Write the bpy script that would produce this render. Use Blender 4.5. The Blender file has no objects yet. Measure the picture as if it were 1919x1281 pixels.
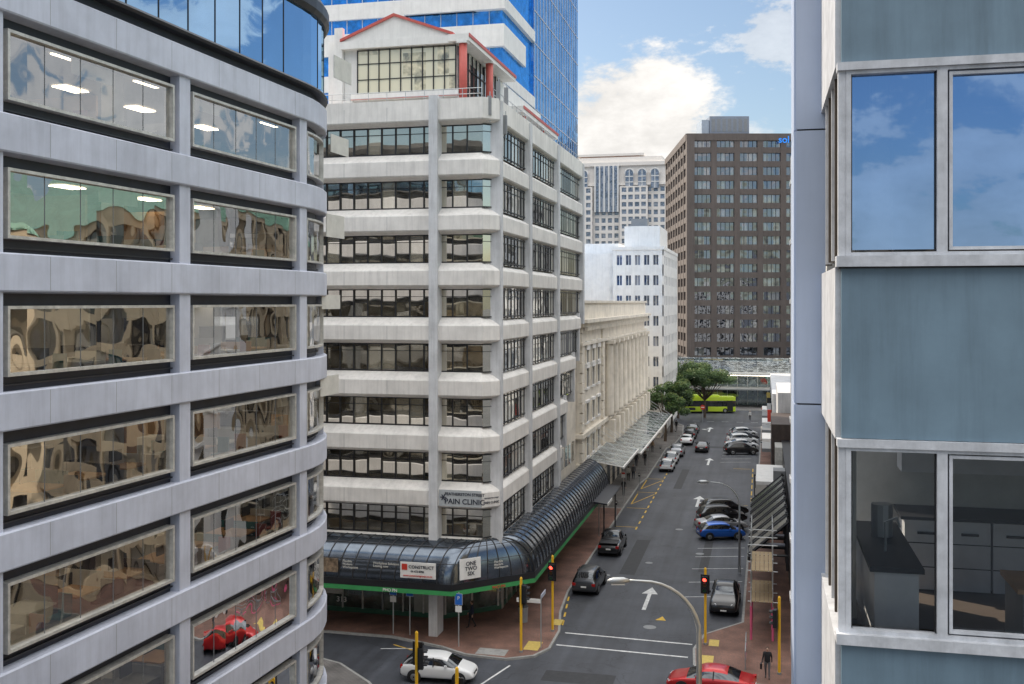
import bpy, bmesh, math, random
from math import radians, sin, cos, pi
from mathutils import Vector, Matrix
random.seed(7)
C = bpy.context.scene.collection

# ------------------------------------------------------------------ materials
MC = {}
def _nt(name):
    m = bpy.data.materials.new(name); m.use_nodes = True
    nt = m.node_tree; nt.nodes.clear()
    out = nt.nodes.new('ShaderNodeOutputMaterial')
    return m, nt, out
def mat(name, col, rough=.6, metal=0, var=.15, scale=2., streak=0, bump=0, spec=.5, emit=0):
    if name in MC: return MC[name]
    m, nt, out = _nt(name); N = nt.nodes.new; L = nt.links.new
    p = N('ShaderNodeBsdfPrincipled'); L(p.outputs[0], out.inputs[0])
    p.inputs['Roughness'].default_value = rough; p.inputs['Metallic'].default_value = metal
    p.inputs['Specular IOR Level'].default_value = spec
    tc = N('ShaderNodeTexCoord')
    n = N('ShaderNodeTexNoise'); n.inputs['Scale'].default_value = scale; n.inputs['Detail'].default_value = 6; n.inputs['Roughness'].default_value = .65
    L(tc.outputs['Object'], n.inputs['Vector'])
    r = N('ShaderNodeMapRange'); r.inputs[1].default_value = .3; r.inputs[2].default_value = .7
    r.inputs[3].default_value = 1-var; r.inputs[4].default_value = 1+var*.5
    L(n.outputs[0], r.inputs[0])
    fac = r.outputs[0]
    if streak:
        mp = N('ShaderNodeMapping'); mp.inputs['Scale'].default_value = (3, 3, .2)
        L(tc.outputs['Object'], mp.inputs[0])
        n2 = N('ShaderNodeTexNoise'); n2.inputs['Scale'].default_value = 1.3; n2.inputs['Detail'].default_value = 6; n2.inputs['Roughness'].default_value = .7
        L(mp.outputs[0], n2.inputs['Vector'])
        r2 = N('ShaderNodeMapRange'); r2.inputs[1].default_value = .3; r2.inputs[2].default_value = .55
        r2.inputs[3].default_value = 1-streak; r2.inputs[4].default_value = 1
        L(n2.outputs[0], r2.inputs[0])
        mm = N('ShaderNodeMath'); mm.operation = 'MULTIPLY'; L(fac, mm.inputs[0]); L(r2.outputs[0], mm.inputs[1]); fac = mm.outputs[0]
    v = N('ShaderNodeVectorMath'); v.operation = 'SCALE'; v.inputs[0].default_value = col[:3]
    L(fac, v.inputs['Scale']); L(v.outputs[0], p.inputs['Base Color'])
    if bump:
        b = N('ShaderNodeBump'); b.inputs['Strength'].default_value = bump; b.inputs['Distance'].default_value = .02
        n3 = N('ShaderNodeTexNoise'); n3.inputs['Scale'].default_value = scale*12; n3.inputs['Detail'].default_value = 4
        L(tc.outputs['Object'], n3.inputs['Vector']); L(n3.outputs[0], b.inputs['Height']); L(b.outputs[0], p.inputs['Normal'])
    if emit:
        p.inputs['Emission Color'].default_value = (*col[:3], 1); p.inputs['Emission Strength'].default_value = emit
    MC[name] = m; return m

def glass(name, tint=(.8,.85,.9), base=(.03,.035,.04), refl=.35, pane=(1,1,3.5), off=(0,0,0), blind=0., blindcol=(.5,.47,.4), wav=.02, through=0., wscale=.5, tilt=.01):
    """reflective window glass; interior darkness and drawn blinds vary per pane"""
    if name in MC: return MC[name]
    m, nt, out = _nt(name); N = nt.nodes.new; L = nt.links.new
    tc = N('ShaderNodeTexCoord')
    a = N('ShaderNodeVectorMath'); a.operation = 'ADD'; a.inputs[1].default_value = off; L(tc.outputs['Object'], a.inputs[0])
    sn = N('ShaderNodeVectorMath'); sn.operation = 'SNAP'; sn.inputs[1].default_value = pane; L(a.outputs[0], sn.inputs[0])
    wn = N('ShaderNodeTexWhiteNoise'); L(sn.outputs[0], wn.inputs['Vector'])
    n = N('ShaderNodeTexNoise'); n.inputs['Scale'].default_value = 1.3; n.inputs['Detail'].default_value = 4; L(tc.outputs['Object'], n.inputs['Vector'])
    r = N('ShaderNodeMapRange'); r.inputs[1].default_value = .35; r.inputs[2].default_value = .7; r.inputs[3].default_value = .4; r.inputs[4].default_value = 2.2
    L(n.outputs[0], r.inputs[0])
    v = N('ShaderNodeVectorMath'); v.operation = 'SCALE'; v.inputs[0].default_value = base; L(r.outputs[0], v.inputs['Scale'])
    mx = N('ShaderNodeMix'); mx.data_type = 'RGBA'
    lt = N('ShaderNodeMath'); lt.operation = 'LESS_THAN'; lt.inputs[1].default_value = blind; L(wn.outputs['Value'], lt.inputs[0])
    L(lt.outputs[0], mx.inputs[0]); L(v.outputs[0], mx.inputs[6]); mx.inputs[7].default_value = (*blindcol, 1)
    d = N('ShaderNodeBsdfDiffuse'); L(mx.outputs[2], d.inputs[0])
    inner = d.outputs[0]
    if through:
        t = N('ShaderNodeBsdfTransparent'); t.inputs[0].default_value = (.9,.92,.92,1)
        ms = N('ShaderNodeMixShader'); ms.inputs[0].default_value = through; L(inner, ms.inputs[1]); L(t.outputs[0], ms.inputs[2]); inner = ms.outputs[0]
    g = N('ShaderNodeBsdfGlossy'); g.inputs['Roughness'].default_value = .015; g.inputs[0].default_value = (*tint, 1)
    nb = N('ShaderNodeTexNoise'); nb.inputs['Scale'].default_value = wscale; nb.inputs['Detail'].default_value = 1; L(tc.outputs['Object'], nb.inputs['Vector'])
    bp = N('ShaderNodeBump'); bp.inputs['Strength'].default_value = 1; bp.inputs['Distance'].default_value = wav; L(nb.outputs[0], bp.inputs['Height'])
    sb = N('ShaderNodeVectorMath'); sb.operation = 'SUBTRACT'; sb.inputs[1].default_value = (.5,.5,.5); L(wn.outputs['Color'], sb.inputs[0])
    sc = N('ShaderNodeVectorMath'); sc.operation = 'SCALE'; sc.inputs['Scale'].default_value = tilt; L(sb.outputs[0], sc.inputs[0])
    ad = N('ShaderNodeVectorMath'); ad.operation = 'ADD'; L(bp.outputs[0], ad.inputs[0]); L(sc.outputs[0], ad.inputs[1])
    nm = N('ShaderNodeVectorMath'); nm.operation = 'NORMALIZE'; L(ad.outputs[0], nm.inputs[0]); L(nm.outputs[0], g.inputs['Normal'])
    fr = N('ShaderNodeFresnel'); fr.inputs[0].default_value = 1.5
    fm = N('ShaderNodeMapRange'); fm.inputs[1].default_value = .04; fm.inputs[2].default_value = 1; fm.inputs[3].default_value = refl; fm.inputs[4].default_value = 1
    L(fr.outputs[0], fm.inputs[0])
    fin = N('ShaderNodeMixShader'); L(fm.outputs[0], fin.inputs[0]); L(inner, fin.inputs[1]); L(g.outputs[0], fin.inputs[2]); L(fin.outputs[0], out.inputs[0])
    MC[name] = m; return m

def brickmat(name, c1, c2, mortar, scale, rot=0):
    m, nt, out = _nt(name); N = nt.nodes.new; L = nt.links.new
    p = N('ShaderNodeBsdfPrincipled'); p.inputs['Roughness'].default_value = .8; L(p.outputs[0], out.inputs[0])
    tc = N('ShaderNodeTexCoord'); mp = N('ShaderNodeMapping'); mp.inputs['Rotation'].default_value = (0,0,rot); L(tc.outputs['Object'], mp.inputs[0])
    b = N('ShaderNodeTexBrick'); b.inputs['Scale'].default_value = scale
    b.inputs['Color1'].default_value = (*c1,1); b.inputs['Color2'].default_value = (*c2,1); b.inputs['Mortar'].default_value = (*mortar,1)
    b.inputs['Mortar Size'].default_value = .03; L(mp.outputs[0], b.inputs['Vector'])
    n = N('ShaderNodeTexNoise'); n.inputs['Scale'].default_value = .6; n.inputs['Detail'].default_value = 8; L(tc.outputs['Object'], n.inputs['Vector'])
    r = N('ShaderNodeMapRange'); r.inputs[1].default_value = .3; r.inputs[2].default_value = .7; r.inputs[3].default_value = .6; r.inputs[4].default_value = 1.25; L(n.outputs[0], r.inputs[0])
    v = N('ShaderNodeVectorMath'); v.operation = 'SCALE'; L(b.outputs[0], v.inputs[0]); L(r.outputs[0], v.inputs['Scale']); L(v.outputs[0], p.inputs['Base Color'])
    MC[name] = m; return m

def asphaltmat():
    m, nt, out = _nt('asphalt'); N = nt.nodes.new; L = nt.links.new
    p = N('ShaderNodeBsdfPrincipled'); L(p.outputs[0], out.inputs[0])
    tc = N('ShaderNodeTexCoord')
    n1 = N('ShaderNodeTexNoise'); n1.inputs['Scale'].default_value = .18; n1.inputs['Detail'].default_value = 9; n1.inputs['Roughness'].default_value = .7; L(tc.outputs['Object'], n1.inputs['Vector'])
    mp = N('ShaderNodeMapping'); mp.inputs['Scale'].default_value = (1.2,.04,1); L(tc.outputs['Object'], mp.inputs[0])
    n2 = N('ShaderNodeTexNoise'); n2.inputs['Scale'].default_value = 1.; n2.inputs['Detail'].default_value = 4; L(mp.outputs[0], n2.inputs['Vector'])
    n3 = N('ShaderNodeTexNoise'); n3.inputs['Scale'].default_value = 25; n3.inputs['Detail'].default_value = 3; L(tc.outputs['Object'], n3.inputs['Vector'])
    vo = N('ShaderNodeTexVoronoi'); vo.feature = 'DISTANCE_TO_EDGE'; vo.inputs['Scale'].default_value = .16
    mpv = N('ShaderNodeVectorMath'); mpv.operation = 'ADD'; L(tc.outputs['Object'], mpv.inputs[0])
    nd = N('ShaderNodeTexNoise'); nd.inputs['Scale'].default_value = .8; nd.inputs['Detail'].default_value = 5; L(tc.outputs['Object'], nd.inputs['Vector'])
    sd = N('ShaderNodeVectorMath'); sd.operation = 'SCALE'; sd.inputs['Scale'].default_value = 3; L(nd.outputs['Color'], sd.inputs[0]); L(sd.outputs[0], mpv.inputs[1])
    L(mpv.outputs[0], vo.inputs['Vector'])
    cr = N('ShaderNodeMapRange'); cr.inputs[1].default_value = .0; cr.inputs[2].default_value = .012; cr.inputs[3].default_value = .6; cr.inputs[4].default_value = 1; L(vo.outputs['Distance'], cr.inputs[0])
    def mr(sock, lo, hi):
        r = N('ShaderNodeMapRange'); r.inputs[1].default_value = .3; r.inputs[2].default_value = .7; r.inputs[3].default_value = lo; r.inputs[4].default_value = hi; L(sock, r.inputs[0]); return r.outputs[0]
    def mul(a,b):
        q = N('ShaderNodeMath'); q.operation = 'MULTIPLY'; L(a,q.inputs[0]); L(b,q.inputs[1]); return q.outputs[0]
    f = mul(mul(mr(n1.outputs[0],.6,1.4), mr(n2.outputs[0],.75,1.25)), mul(mr(n3.outputs[0],.85,1.15), cr.outputs[0]))
    v = N('ShaderNodeVectorMath'); v.operation = 'SCALE'; v.inputs[0].default_value = (.056,.061,.074); L(f, v.inputs['Scale']); L(v.outputs[0], p.inputs['Base Color'])
    p.inputs['Roughness'].default_value = .6
    b = N('ShaderNodeBump'); b.inputs['Strength'].default_value = .3; b.inputs['Distance'].default_value = .01; L(n3.outputs[0], b.inputs['Height']); L(b.outputs[0], p.inputs['Normal'])
    MC['asphalt'] = m; return m

ASPH = asphaltmat()
BRICKP = brickmat('brick_paving', (.29,.14,.10), (.2,.11,.085), (.12,.09,.08), 4, radians(45))
GREYP = brickmat('grey_paving', (.2,.185,.175), (.165,.155,.15), (.1,.1,.1), 1.6)
KERB = mat('kerb_stone', (.33,.33,.32), .8, var=.3, scale=3)
MARKW = mat('road_paint_white', (.72,.73,.73), .6, var=.4, scale=3)
MARKY = mat('road_paint_yellow', (.72,.46,.04), .6, var=.4, scale=3)
BLACK = mat('black_trim', (.015,.016,.02), .45, var=.3)
RECESS = mat('dark_navy_recess', (.016,.02,.036), .5, var=.3)
DARKM = mat('dark_metal', (.035,.037,.045), .4, metal=.3)
ALU = mat('aluminium_frame', (.56,.55,.52), .4, metal=.25, var=.3, scale=4)
STEEL = mat('galvanised_steel', (.5,.52,.53), .4, metal=.6)
LPAINT = mat('pale_blue_grey_cladding', (.54,.57,.67), .5, var=.18, scale=.5, streak=.14)
CONC = mat('off_white_concrete', (.79,.765,.73), .7, var=.18, scale=.5, streak=.16, bump=.15)
CONCP = mat('pier_concrete', (.62,.63,.65), .7, var=.18, scale=.9, streak=.22, bump=.1)
WHITE = mat('white_paint', (.81,.8,.78), .55, var=.1, scale=1, streak=.1)
CREAM = mat('cream_stone', (.81,.75,.65), .75, var=.2, scale=.7, streak=.18)
CREAM2 = mat('tan_facade', (.62,.5,.34), .75, var=.2, scale=.5, streak=.15)
CREAMN = mat('cream_side_facade', (.7,.6,.45), .75, var=.15, scale=.5, streak=.1)
PINK = mat('red_trim', (.55,.11,.09), .5)
YEL = mat('yellow_pole_paint', (.8,.46,.02), .45, var=.1)
GREYM = mat('grey_panel', (.25,.26,.27), .5)
GREENR = mat('green_copper_roof', (.2,.38,.27), .5, var=.2, scale=1, streak=.3)

# ------------------------------------------------------------------ builder
def offs(pts, d):
    out = []; n = len(pts)
    for i in range(n):
        ns = []
        for a, b in ((i-1, i), (i, i+1)):
            if a < 0 or b >= n: continue
            dx = pts[b][0]-pts[a][0]; dy = pts[b][1]-pts[a][1]; l = math.hypot(dx, dy)
            ns.append((dy/l, -dx/l))
        if len(ns) == 1: nx, ny = ns[0]; k = 1
        else:
            nx = ns[0][0]+ns[1][0]; ny = ns[0][1]+ns[1][1]; l = math.hypot(nx, ny); nx /= l; ny /= l
            k = 1/max(.3, nx*ns[0][0]+ny*ns[0][1])
        out.append((pts[i][0]+nx*d*k, pts[i][1]+ny*d*k))
    return out

class Obj:
    def __init__(s, name, loc=(0,0,0), rz=0):
        s.name = name; s.parts = {}; s.loc = loc; s.rz = rz; s.extra = []
    def _p(s, part, m):
        k = (part, m.name)
        if k not in s.parts: s.parts[k] = ([], [], m)
        return s.parts[k]
    def mesh(s, part, m, V, F):
        v, f, _ = s._p(part, m); b = len(v); v += [tuple(q) for q in V]; f += [tuple(i+b for i in q) for q in F]
    def hexa(s, part, m, P):
        s.mesh(part, m, P, [(0,3,2,1),(4,5,6,7),(0,1,5,4),(1,2,6,5),(2,3,7,6),(3,0,4,7)])
    def box(s, part, m, x0,x1,y0,y1,z0,z1):
        s.hexa(part, m, [(x0,y0,z0),(x1,y0,z0),(x1,y1,z0),(x0,y1,z0),(x0,y0,z1),(x1,y0,z1),(x1,y1,z1),(x0,y1,z1)])
    def ob(s, part, m, p0, p1, u0,u1, o0,o1, z0,z1):
        dx=p1[0]-p0[0]; dy=p1[1]-p0[1]; l=math.hypot(dx,dy); dx/=l; dy/=l; nx,ny=dy,-dx
        q=[(p0[0]+dx*u+nx*o, p0[1]+dy*u+ny*o) for u,o in ((u0,o1),(u1,o1),(u1,o0),(u0,o0))]
        s.hexa(part, m, [(a,b,z0) for a,b in q]+[(a,b,z1) for a,b in q])
    def pane(s, part, m, p0, p1, o, z0, z1):
        q=offs([p0,p1],o)
        s.mesh(part,m,[(*q[0],z0),(*q[1],z0),(*q[1],z1),(*q[0],z1)],[(0,1,2,3)])
    def panes(s, part, m, pts, o, z0, z1):
        q=offs(pts,o); n=len(q)
        s.mesh(part,m,[(a,b,z0) for a,b in q]+[(a,b,z1) for a,b in q],[(i,i+1,n+i+1,n+i) for i in range(n-1)])
    def prism(s, part, m, pts, z0, z1):
        n=len(pts)
        s.mesh(part, m, [(a,b,z0) for a,b in pts]+[(a,b,z1) for a,b in pts],
               [tuple(range(n))[::-1], tuple(range(n,2*n))]+[(i,(i+1)%n,n+(i+1)%n,n+i) for i in range(n)])
    def sweep(s, part, m, path, prof):
        R=[[(x,y,z) for x,y in offs(path,o)] for o,z in prof]; n=len(path); k=len(prof)
        V=[p for r in R for p in r]; F=[]
        for i in range(k):
            j=(i+1)%k
            for a in range(n-1): F.append((i*n+a,i*n+a+1,j*n+a+1,j*n+a))
        F.append(tuple(i*n for i in range(k))); F.append(tuple(i*n+n-1 for i in range(k))[::-1])
        s.mesh(part,m,V,F)
    def tube(s, part, m, path, r, n=8):
        if not hasattr(r,'__len__'): r=[r]*len(path)
        V=[];F=[]
        P=[Vector(p) for p in path]
        for i,p in enumerate(P):
            t=(P[min(i+1,len(P)-1)]-P[max(i-1,0)]).normalized()
            a=t.cross(Vector((0,0,1)))
            if a.length<.05: a=t.cross(Vector((0,1,0)))
            a.normalize(); b=t.cross(a)
            for k in range(n):
                an=2*pi*k/n; V.append(p+(a*cos(an)+b*sin(an))*r[i])
        for i in range(len(P)-1):
            for k in range(n): F.append((i*n+k,i*n+(k+1)%n,(i+1)*n+(k+1)%n,(i+1)*n+k))
        F.append(tuple(range(n))[::-1]); F.append(tuple(range((len(P)-1)*n,len(P)*n)))
        s.mesh(part,m,V,F)
    def text(s, txt, m, loc, size, rz=0, ax='CENTER', tilt=90, sx=1):
        cu=bpy.data.curves.new('lettering','FONT'); cu.body=txt; cu.size=size; cu.align_x=ax; cu.extrude=.008; cu.space_line=.9; cu.offset=size*.012
        cu.materials.append(m); o=bpy.data.objects.new('lettering',cu); C.objects.link(o)
        o.location=loc; o.rotation_euler=(radians(tilt),0,radians(rz)); o.scale=(sx,1,1); s.extra.append(o)
    def finish(s, smooth=(), bevel=0):
        e=bpy.data.objects.new(s.name,None); C.objects.link(e); e.empty_display_size=.5
        for (part,_),(V,F,m) in s.parts.items():
            me=bpy.data.meshes.new(part); me.from_pydata(V,[],F); me.materials.append(m)
            bm=bmesh.new(); bm.from_mesh(me); bmesh.ops.recalc_face_normals(bm,faces=bm.faces); bm.to_mesh(me); bm.free()
            if part in smooth or 'all' in smooth: me.shade_smooth(); 
            o=bpy.data.objects.new(part,me); C.objects.link(o); o.parent=e
            if bevel:
                b=o.modifiers.new('b','BEVEL'); b.width=bevel; b.segments=2
        for o in s.extra: o.parent=e
        e.location=s.loc; e.rotation_euler=(0,0,s.rz)
        return e

def grid(o, p0, p1, z0, z1, nx, nz, pw, sh, dep, mw, mg, mull=0, mm=None):
    """window grid facade: glass sheet, spandrels and piers in relief"""
    L=math.hypot(p1[0]-p0[0],p1[1]-p0[1]); bw=(L-pw)/nx; fh=(z1-z0)/nz
    o.ob('windows',mg,p0,p1,0.01,L-.01,-.3,-.25,z0,z1)
    for j in range(nz+1):
        a=z0+j*fh-sh/2; b=a+sh
        if j==0: a=z0
        if j==nz: b=z1
        o.ob('spandrels',mw,p0,p1,0,L,-.5,dep*.8,a,b)
    for i in range(nx+1):
        o.ob('piers',mw,p0,p1,i*bw,i*bw+pw,-.5,dep,z0-.003,z1+.003)
    if mull:
        for i in range(nx):
            for k in range(1,mull):
                u=i*bw+pw+(bw-pw)*k/mull
                o.ob('mullions',mm or BLACK,p0,p1,u-.05,u+.05,-.3,-.15,z0,z1)

# ------------------------------------------------------------------ ground
g=Obj('ground'); g.mesh('asphalt_sheet',ASPH,[(-1500,-1500,0),(1500,-1500,0),(1500,1800,0),(-1500,1800,0)],[(0,1,2,3)]); g.finish()
def pavement(name,outline,m,inner=None):
    o=Obj(name); o.prism('kerb',KERB,outline,-.1,.13)
    n=len(outline)
    ring=offs([outline[-1]]+outline+[outline[0]],-.16)[1:-1]
    V=[(a,b,.134) for a,b in ring]; o.mesh('paving',m,V,[tuple(range(n))])
    return o.finish()
pavement('pavement',[(-60,61.6),(-22.5,61.4),(-19,60.3),(-17.2,59.3),(-14.6,59.1),(-13.1,60.0),(-12.45,61.6),(-12.5,65),(-13.2,69),(-13.6,74),(-13.7,105),(-60,105)],BRICKP)
pavement('pavement',[(-60,105.05),(-13.7,105.05),(-13.7,120),(-13.3,124),(-13.3,150),(-12.6,154),(-12.2,166),(-13,178),(-15,183),(-60,183)],GREYP)
pavement('pavement',[(12,58.3),(60,58.3),(60,183),(2,183),(-.3,180),(-.5,140),(-1.2,100),(-1.35,69.5),(-3.6,66.5),(-4.1,63.5),(-3.9,60.6),(-2.4,58.6),(-.5,58.3)],BRICKP)
pavement('pavement',[(-60,57.2),(-60,-40),(-15,-40),(-15,42),(-15.5,45),(-17.5,49.4),(-21,53.8),(-23.7,56.2),(-26,57.1)],GREYP)
pavement('pavement',[(-.8,-40),(60,-40),(60,41),(2,41),(-.8,38)],GREYP)
pavement('pavement',[(-80,206),(80,206),(80,300),(-80,300)],GREYP)
pavement('traffic_island',[(-14,42.6),(-12.2,42.6),(-12.2,45.4),(-14,45.4)],GREYP)

mk=Obj('road_markings')
def line(a,b,w,m=MARKW,z=.006):
    dx=b[0]-a[0];dy=b[1]-a[1];l=math.hypot(dx,dy);nx,ny=-dy/l*w/2,dx/l*w/2
    mk.mesh('paint',m,[(a[0]+nx,a[1]+ny,z),(a[0]-nx,a[1]-ny,z),(b[0]-nx,b[1]-ny,z),(b[0]+nx,b[1]+ny,z)],[(0,1,2,3)])
line((-12.2,65.0),(-4.2,64.6),.18); line((-12.3,62.6),(-4.3,62.2),.18)
line((-20,58.6),(-17.6,55.8),.12); line((-14.2,58.4),(-15.2,54.5),.12)
line((-22.0,60.3),(-17.8,58.3),.1,MARKY)
line((-22.5,59.4),(-20.6,59.9),.1)
def arrow(x,y,s=1,turn=0):
    z=.007
    def P(L): return [(x+a*s,y+b*s,z) for a,b in L]
    mk.mesh('paint',MARKW,P([(-.13,-2.6),(.13,-2.6),(.13,1.2),(-.13,1.2)]),[(0,1,2,3)])
    mk.mesh('paint',MARKW,P([(-.55,1.2),(.55,1.2),(0,2.9)]),[(0,1,2)])
    if turn:
        t=turn
        mk.mesh('paint',MARKW,P([(0,-.9),(0,-.5),(.75*t,.3),(.75*t,-.1)]),[(0,1,2,3)])
        mk.mesh('paint',MARKW,P([(.6*t,-.5),(.6*t,.75),(1.25*t,.35)]),[(0,1,2)])
arrow(-7.9,73.8,1.05,0); arrow(-6.6,111,1.1,1); arrow(-6.9,139,1.1,0); arrow(-8.5,174,1.1,-1); arrow(-4.8,174,1.1,1)
y=96
while y<182:
    line((-11.4,y),(-11.4,y+1.2),.14,MARKY if y<128 else MARKW); y+=2.6
for y in (79.5,88.5,97,106,115,124,133,142,151):
    line((-13.5,y),(-11.4,y),.12,MARKY if y>95 else MARKW)
for (ya,yb) in ((108,114),(117,123)):
    line((-13.3,ya),(-13.3,yb),.12,MARKY); line((-13.3,ya),(-11.5,yb),.1,MARKY)
for y in (76,80,84,88,91,94.5,98,101.5,105,140,143,146,149,152,155,158,161,164):
    line((-1.5,y),(-5.4,y-1.1),.1)
for y in (112,116,120,124,128,132): line((-1.2,y),(-1.2,y+2.4),.12,MARKY)
line((-1.5,110),(-3.6,110),.12,MARKY); line((-1.5,134),(-3.6,134),.12,MARKY)
for y in (66.5,68.3,70.2,72.): line((-12.6-(y-66)*.12,y),(-12.7-(y-66)*.12,y+1.0),.12,MARKY)
for x in (-12,-9.5,-7,-4.5,-2): line((x,186),(x+1.2,186),.2)
mk.mesh('paint',MARKY,[(-6.9,69,.007),(-6.2,69,.007),(-6.5,69.9,.007)],[(0,1,2)])
mk.finish()
PATCH=mat('asphalt_patch',(.035,.037,.042),.7,var=.3,scale=3)
rp=Obj('road_patches')
for x0_,x1_,y0_,y1_ in ((-10.8,-9.6,80,92),(-6.4,-5.2,98,104),(-9.8,-8.9,118,132),(-11.5,-4.5,152,154),(-12,-8,56.5,58.2),(-4.9,-4.2,82,96)):
    rp.mesh('patch',PATCH,[(x0_,y0_,.003),(x1_,y0_,.003),(x1_,y1_,.003),(x0_,y1_,.003)],[(0,1,2,3)])
rp.finish()
for x,y,r in ((-7.1,67.4,.42),(-5.1,88,.35),(-8.9,84,.3),(-7.5,97,.35)):
    mh=Obj('manhole_cover')
    mh.prism('cover',GREYM,[(x+r*cos(a*pi/10),y+r*sin(a*pi/10)) for a in range(20)],-.02,.009); mh.finish()
tp=Obj('tactile_paving')
TACT=mat('tactile_yellow',(.6,.45,.12),.7,var=.25,scale=6)
tp.box('slab',TACT,-14.0,-13.1,60.9,62.5,.1,.142); tp.box('slab',TACT,-13.3,-12.7,66,67.2,.1,.142)
tp.box('slab',TACT,-3.6,-2.8,60.6,62.4,.1,.142); tp.box('slab',TACT,-3.2,-2.6,64.2,65.4,.1,.142)
tp.box('ramp',KERB,-16.6,-14.8,59.5,60.6,.1,.143)
for ky in range(9): tp.box('ribs',TACT,-14.0,-13.1,60.98+ky*.17,61.04+ky*.17,.14,.147)
tp.finish()

# ------------------------------------------------------------------ left curved office building
GL=glass('office_glass_left',tint=(.9,.91,.93),base=(.02,.02,.022),refl=.42,pane=(50,1.37,3.5),through=.93,wav=.03,wscale=.6,tilt=.02)
GT=glass('blue_mirror_glass',tint=(.45,.7,1.0),base=(.01,.03,.08),refl=.75,pane=(50,1.6,9),wav=.02,wscale=.35)
R=7.8
lb=Obj('curved_office_building',(-18.15,38.4,0),radians(-2.3))
arc=[(-R+R*cos(a),R*sin(a)) for a in [i*pi/2/16 for i in range(17)]]
path=[(0,-44)]+arc+[(-34,R)]
GJ=mat('glass_joint_grey',(.16,.17,.18),.4)
CARP=mat('office_carpet',(.2,.185,.17),.8)
for k in range(-6,3):
    w1=20.86+3.5*k; w0=w1-1.71
    if w1<0: continue
    w0=max(w0,.3)
    lb.sweep('recess_wall',RECESS,path,[(-.3,w1),(.0,w1),(.0,w1+1.79),(-.3,w1+1.79)])
    lb.sweep('band',LPAINT,path,[(.0,w1+.36),(.42,w1+.40),(.45,w1+.44),(.45,w1+1.34),(.40,w1+1.38),(.0,w1+1.36)])
    lb.sweep('sill_flashing',DARKM,path,[(.001,w1+1.5),(.09,w1+1.5),(.09,w1+1.54),(.001,w1+1.54)])
    for i in range(16):
        lb.ob('band_joints',GREYM,(0,-44),(0,0),44-.9-i*2.73,44-.885-i*2.73,.44,.452,w1+.45,w1+1.33)
    for b in range(5):
        y1=-8.2*b-.55; y0=-8.2*(b+1)+.55
        pth=[(0,y0),(0,y1)]
        lb.pane('glazing',GL,*pth,.17,w0,w1)
        for za,zb in ((w1-.04,w1+.04),(w0-.04,w0+.04)):
            lb.ob('window_frame',ALU,*pth,-.03,y1-y0+.03,-.02,.3,za,zb)
        for ua in (-.04,y1-y0-.04): lb.ob('window_frame',ALU,*pth,ua,ua+.08,-.021,.302,w0-.041,w1+.041)
        n=5
        for i in range(1,n): 
            u=(y1-y0)*i/n; lb.ob('glass_joint',GJ,*pth,u-.01,u+.01,.165,.18,w0,w1)
    for a0,a1 in ((.06,.47),(.55,.98),(1.06,1.5)):
        cp=[(-R+R*cos(a0+(a1-a0)*i/6),R*sin(a0+(a1-a0)*i/6)) for i in range(7)]
        lb.panes('glazing_curved',GL,cp,.17,w0,w1)
        lb.sweep('window_frame',ALU,cp,[(-.02,w1-.04),(.3,w1-.04),(.3,w1+.04),(-.02,w1+.04)])
        lb.sweep('window_frame',ALU,cp,[(-.02,w0-.04),(.3,w0-.04),(.3,w0+.04),(-.02,w0+.04)])
        for a in (a0,a1):
            q=(-R+R*cos(a),R*sin(a)); t=(-sin(a),cos(a)); q2=(q[0]+t[0],q[1]+t[1])
            lb.ob('window_frame',ALU,q,q2,-.04,.04,-.02,.302,w0-.041,w1+.041)
    for b in range(3):
        lb.pane('glazing_north',GL,(-R-8.2*b-8.2+.5,R),(-R-8.2*b-.5,R),-.17,w0,w1)
    fz=w1+.75
    fl=offs(path,-.31); 
    lb.prism('floor_slab',CARP,fl+[(-34,-44)],fz,fz+.3)
wood=mat('wood',(.45,.25,.11),.5); offw=mat('office_white',(.6,.59,.55),.6); teal=mat('teal_chair',(.03,.17,.2),.6); redm=mat('red_fabric',(.3,.05,.04),.6); warm=mat('warm_wall',(.4,.3,.19),.7); dgr=mat('dark_fabric',(.05,.05,.055),.7)
CL=mat('ceiling_light',(1,.88,.7),.5,var=0,emit=9)
CLO=mat('office_ceiling_light',(1,.84,.6),.5,var=0,emit=8)
lb.box('core_wall',warm,-9.2,-9,-44,-2,0,29); lb.box('core_wall',warm,-33.8,-R,R-8,R-7.8,0,29)
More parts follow.
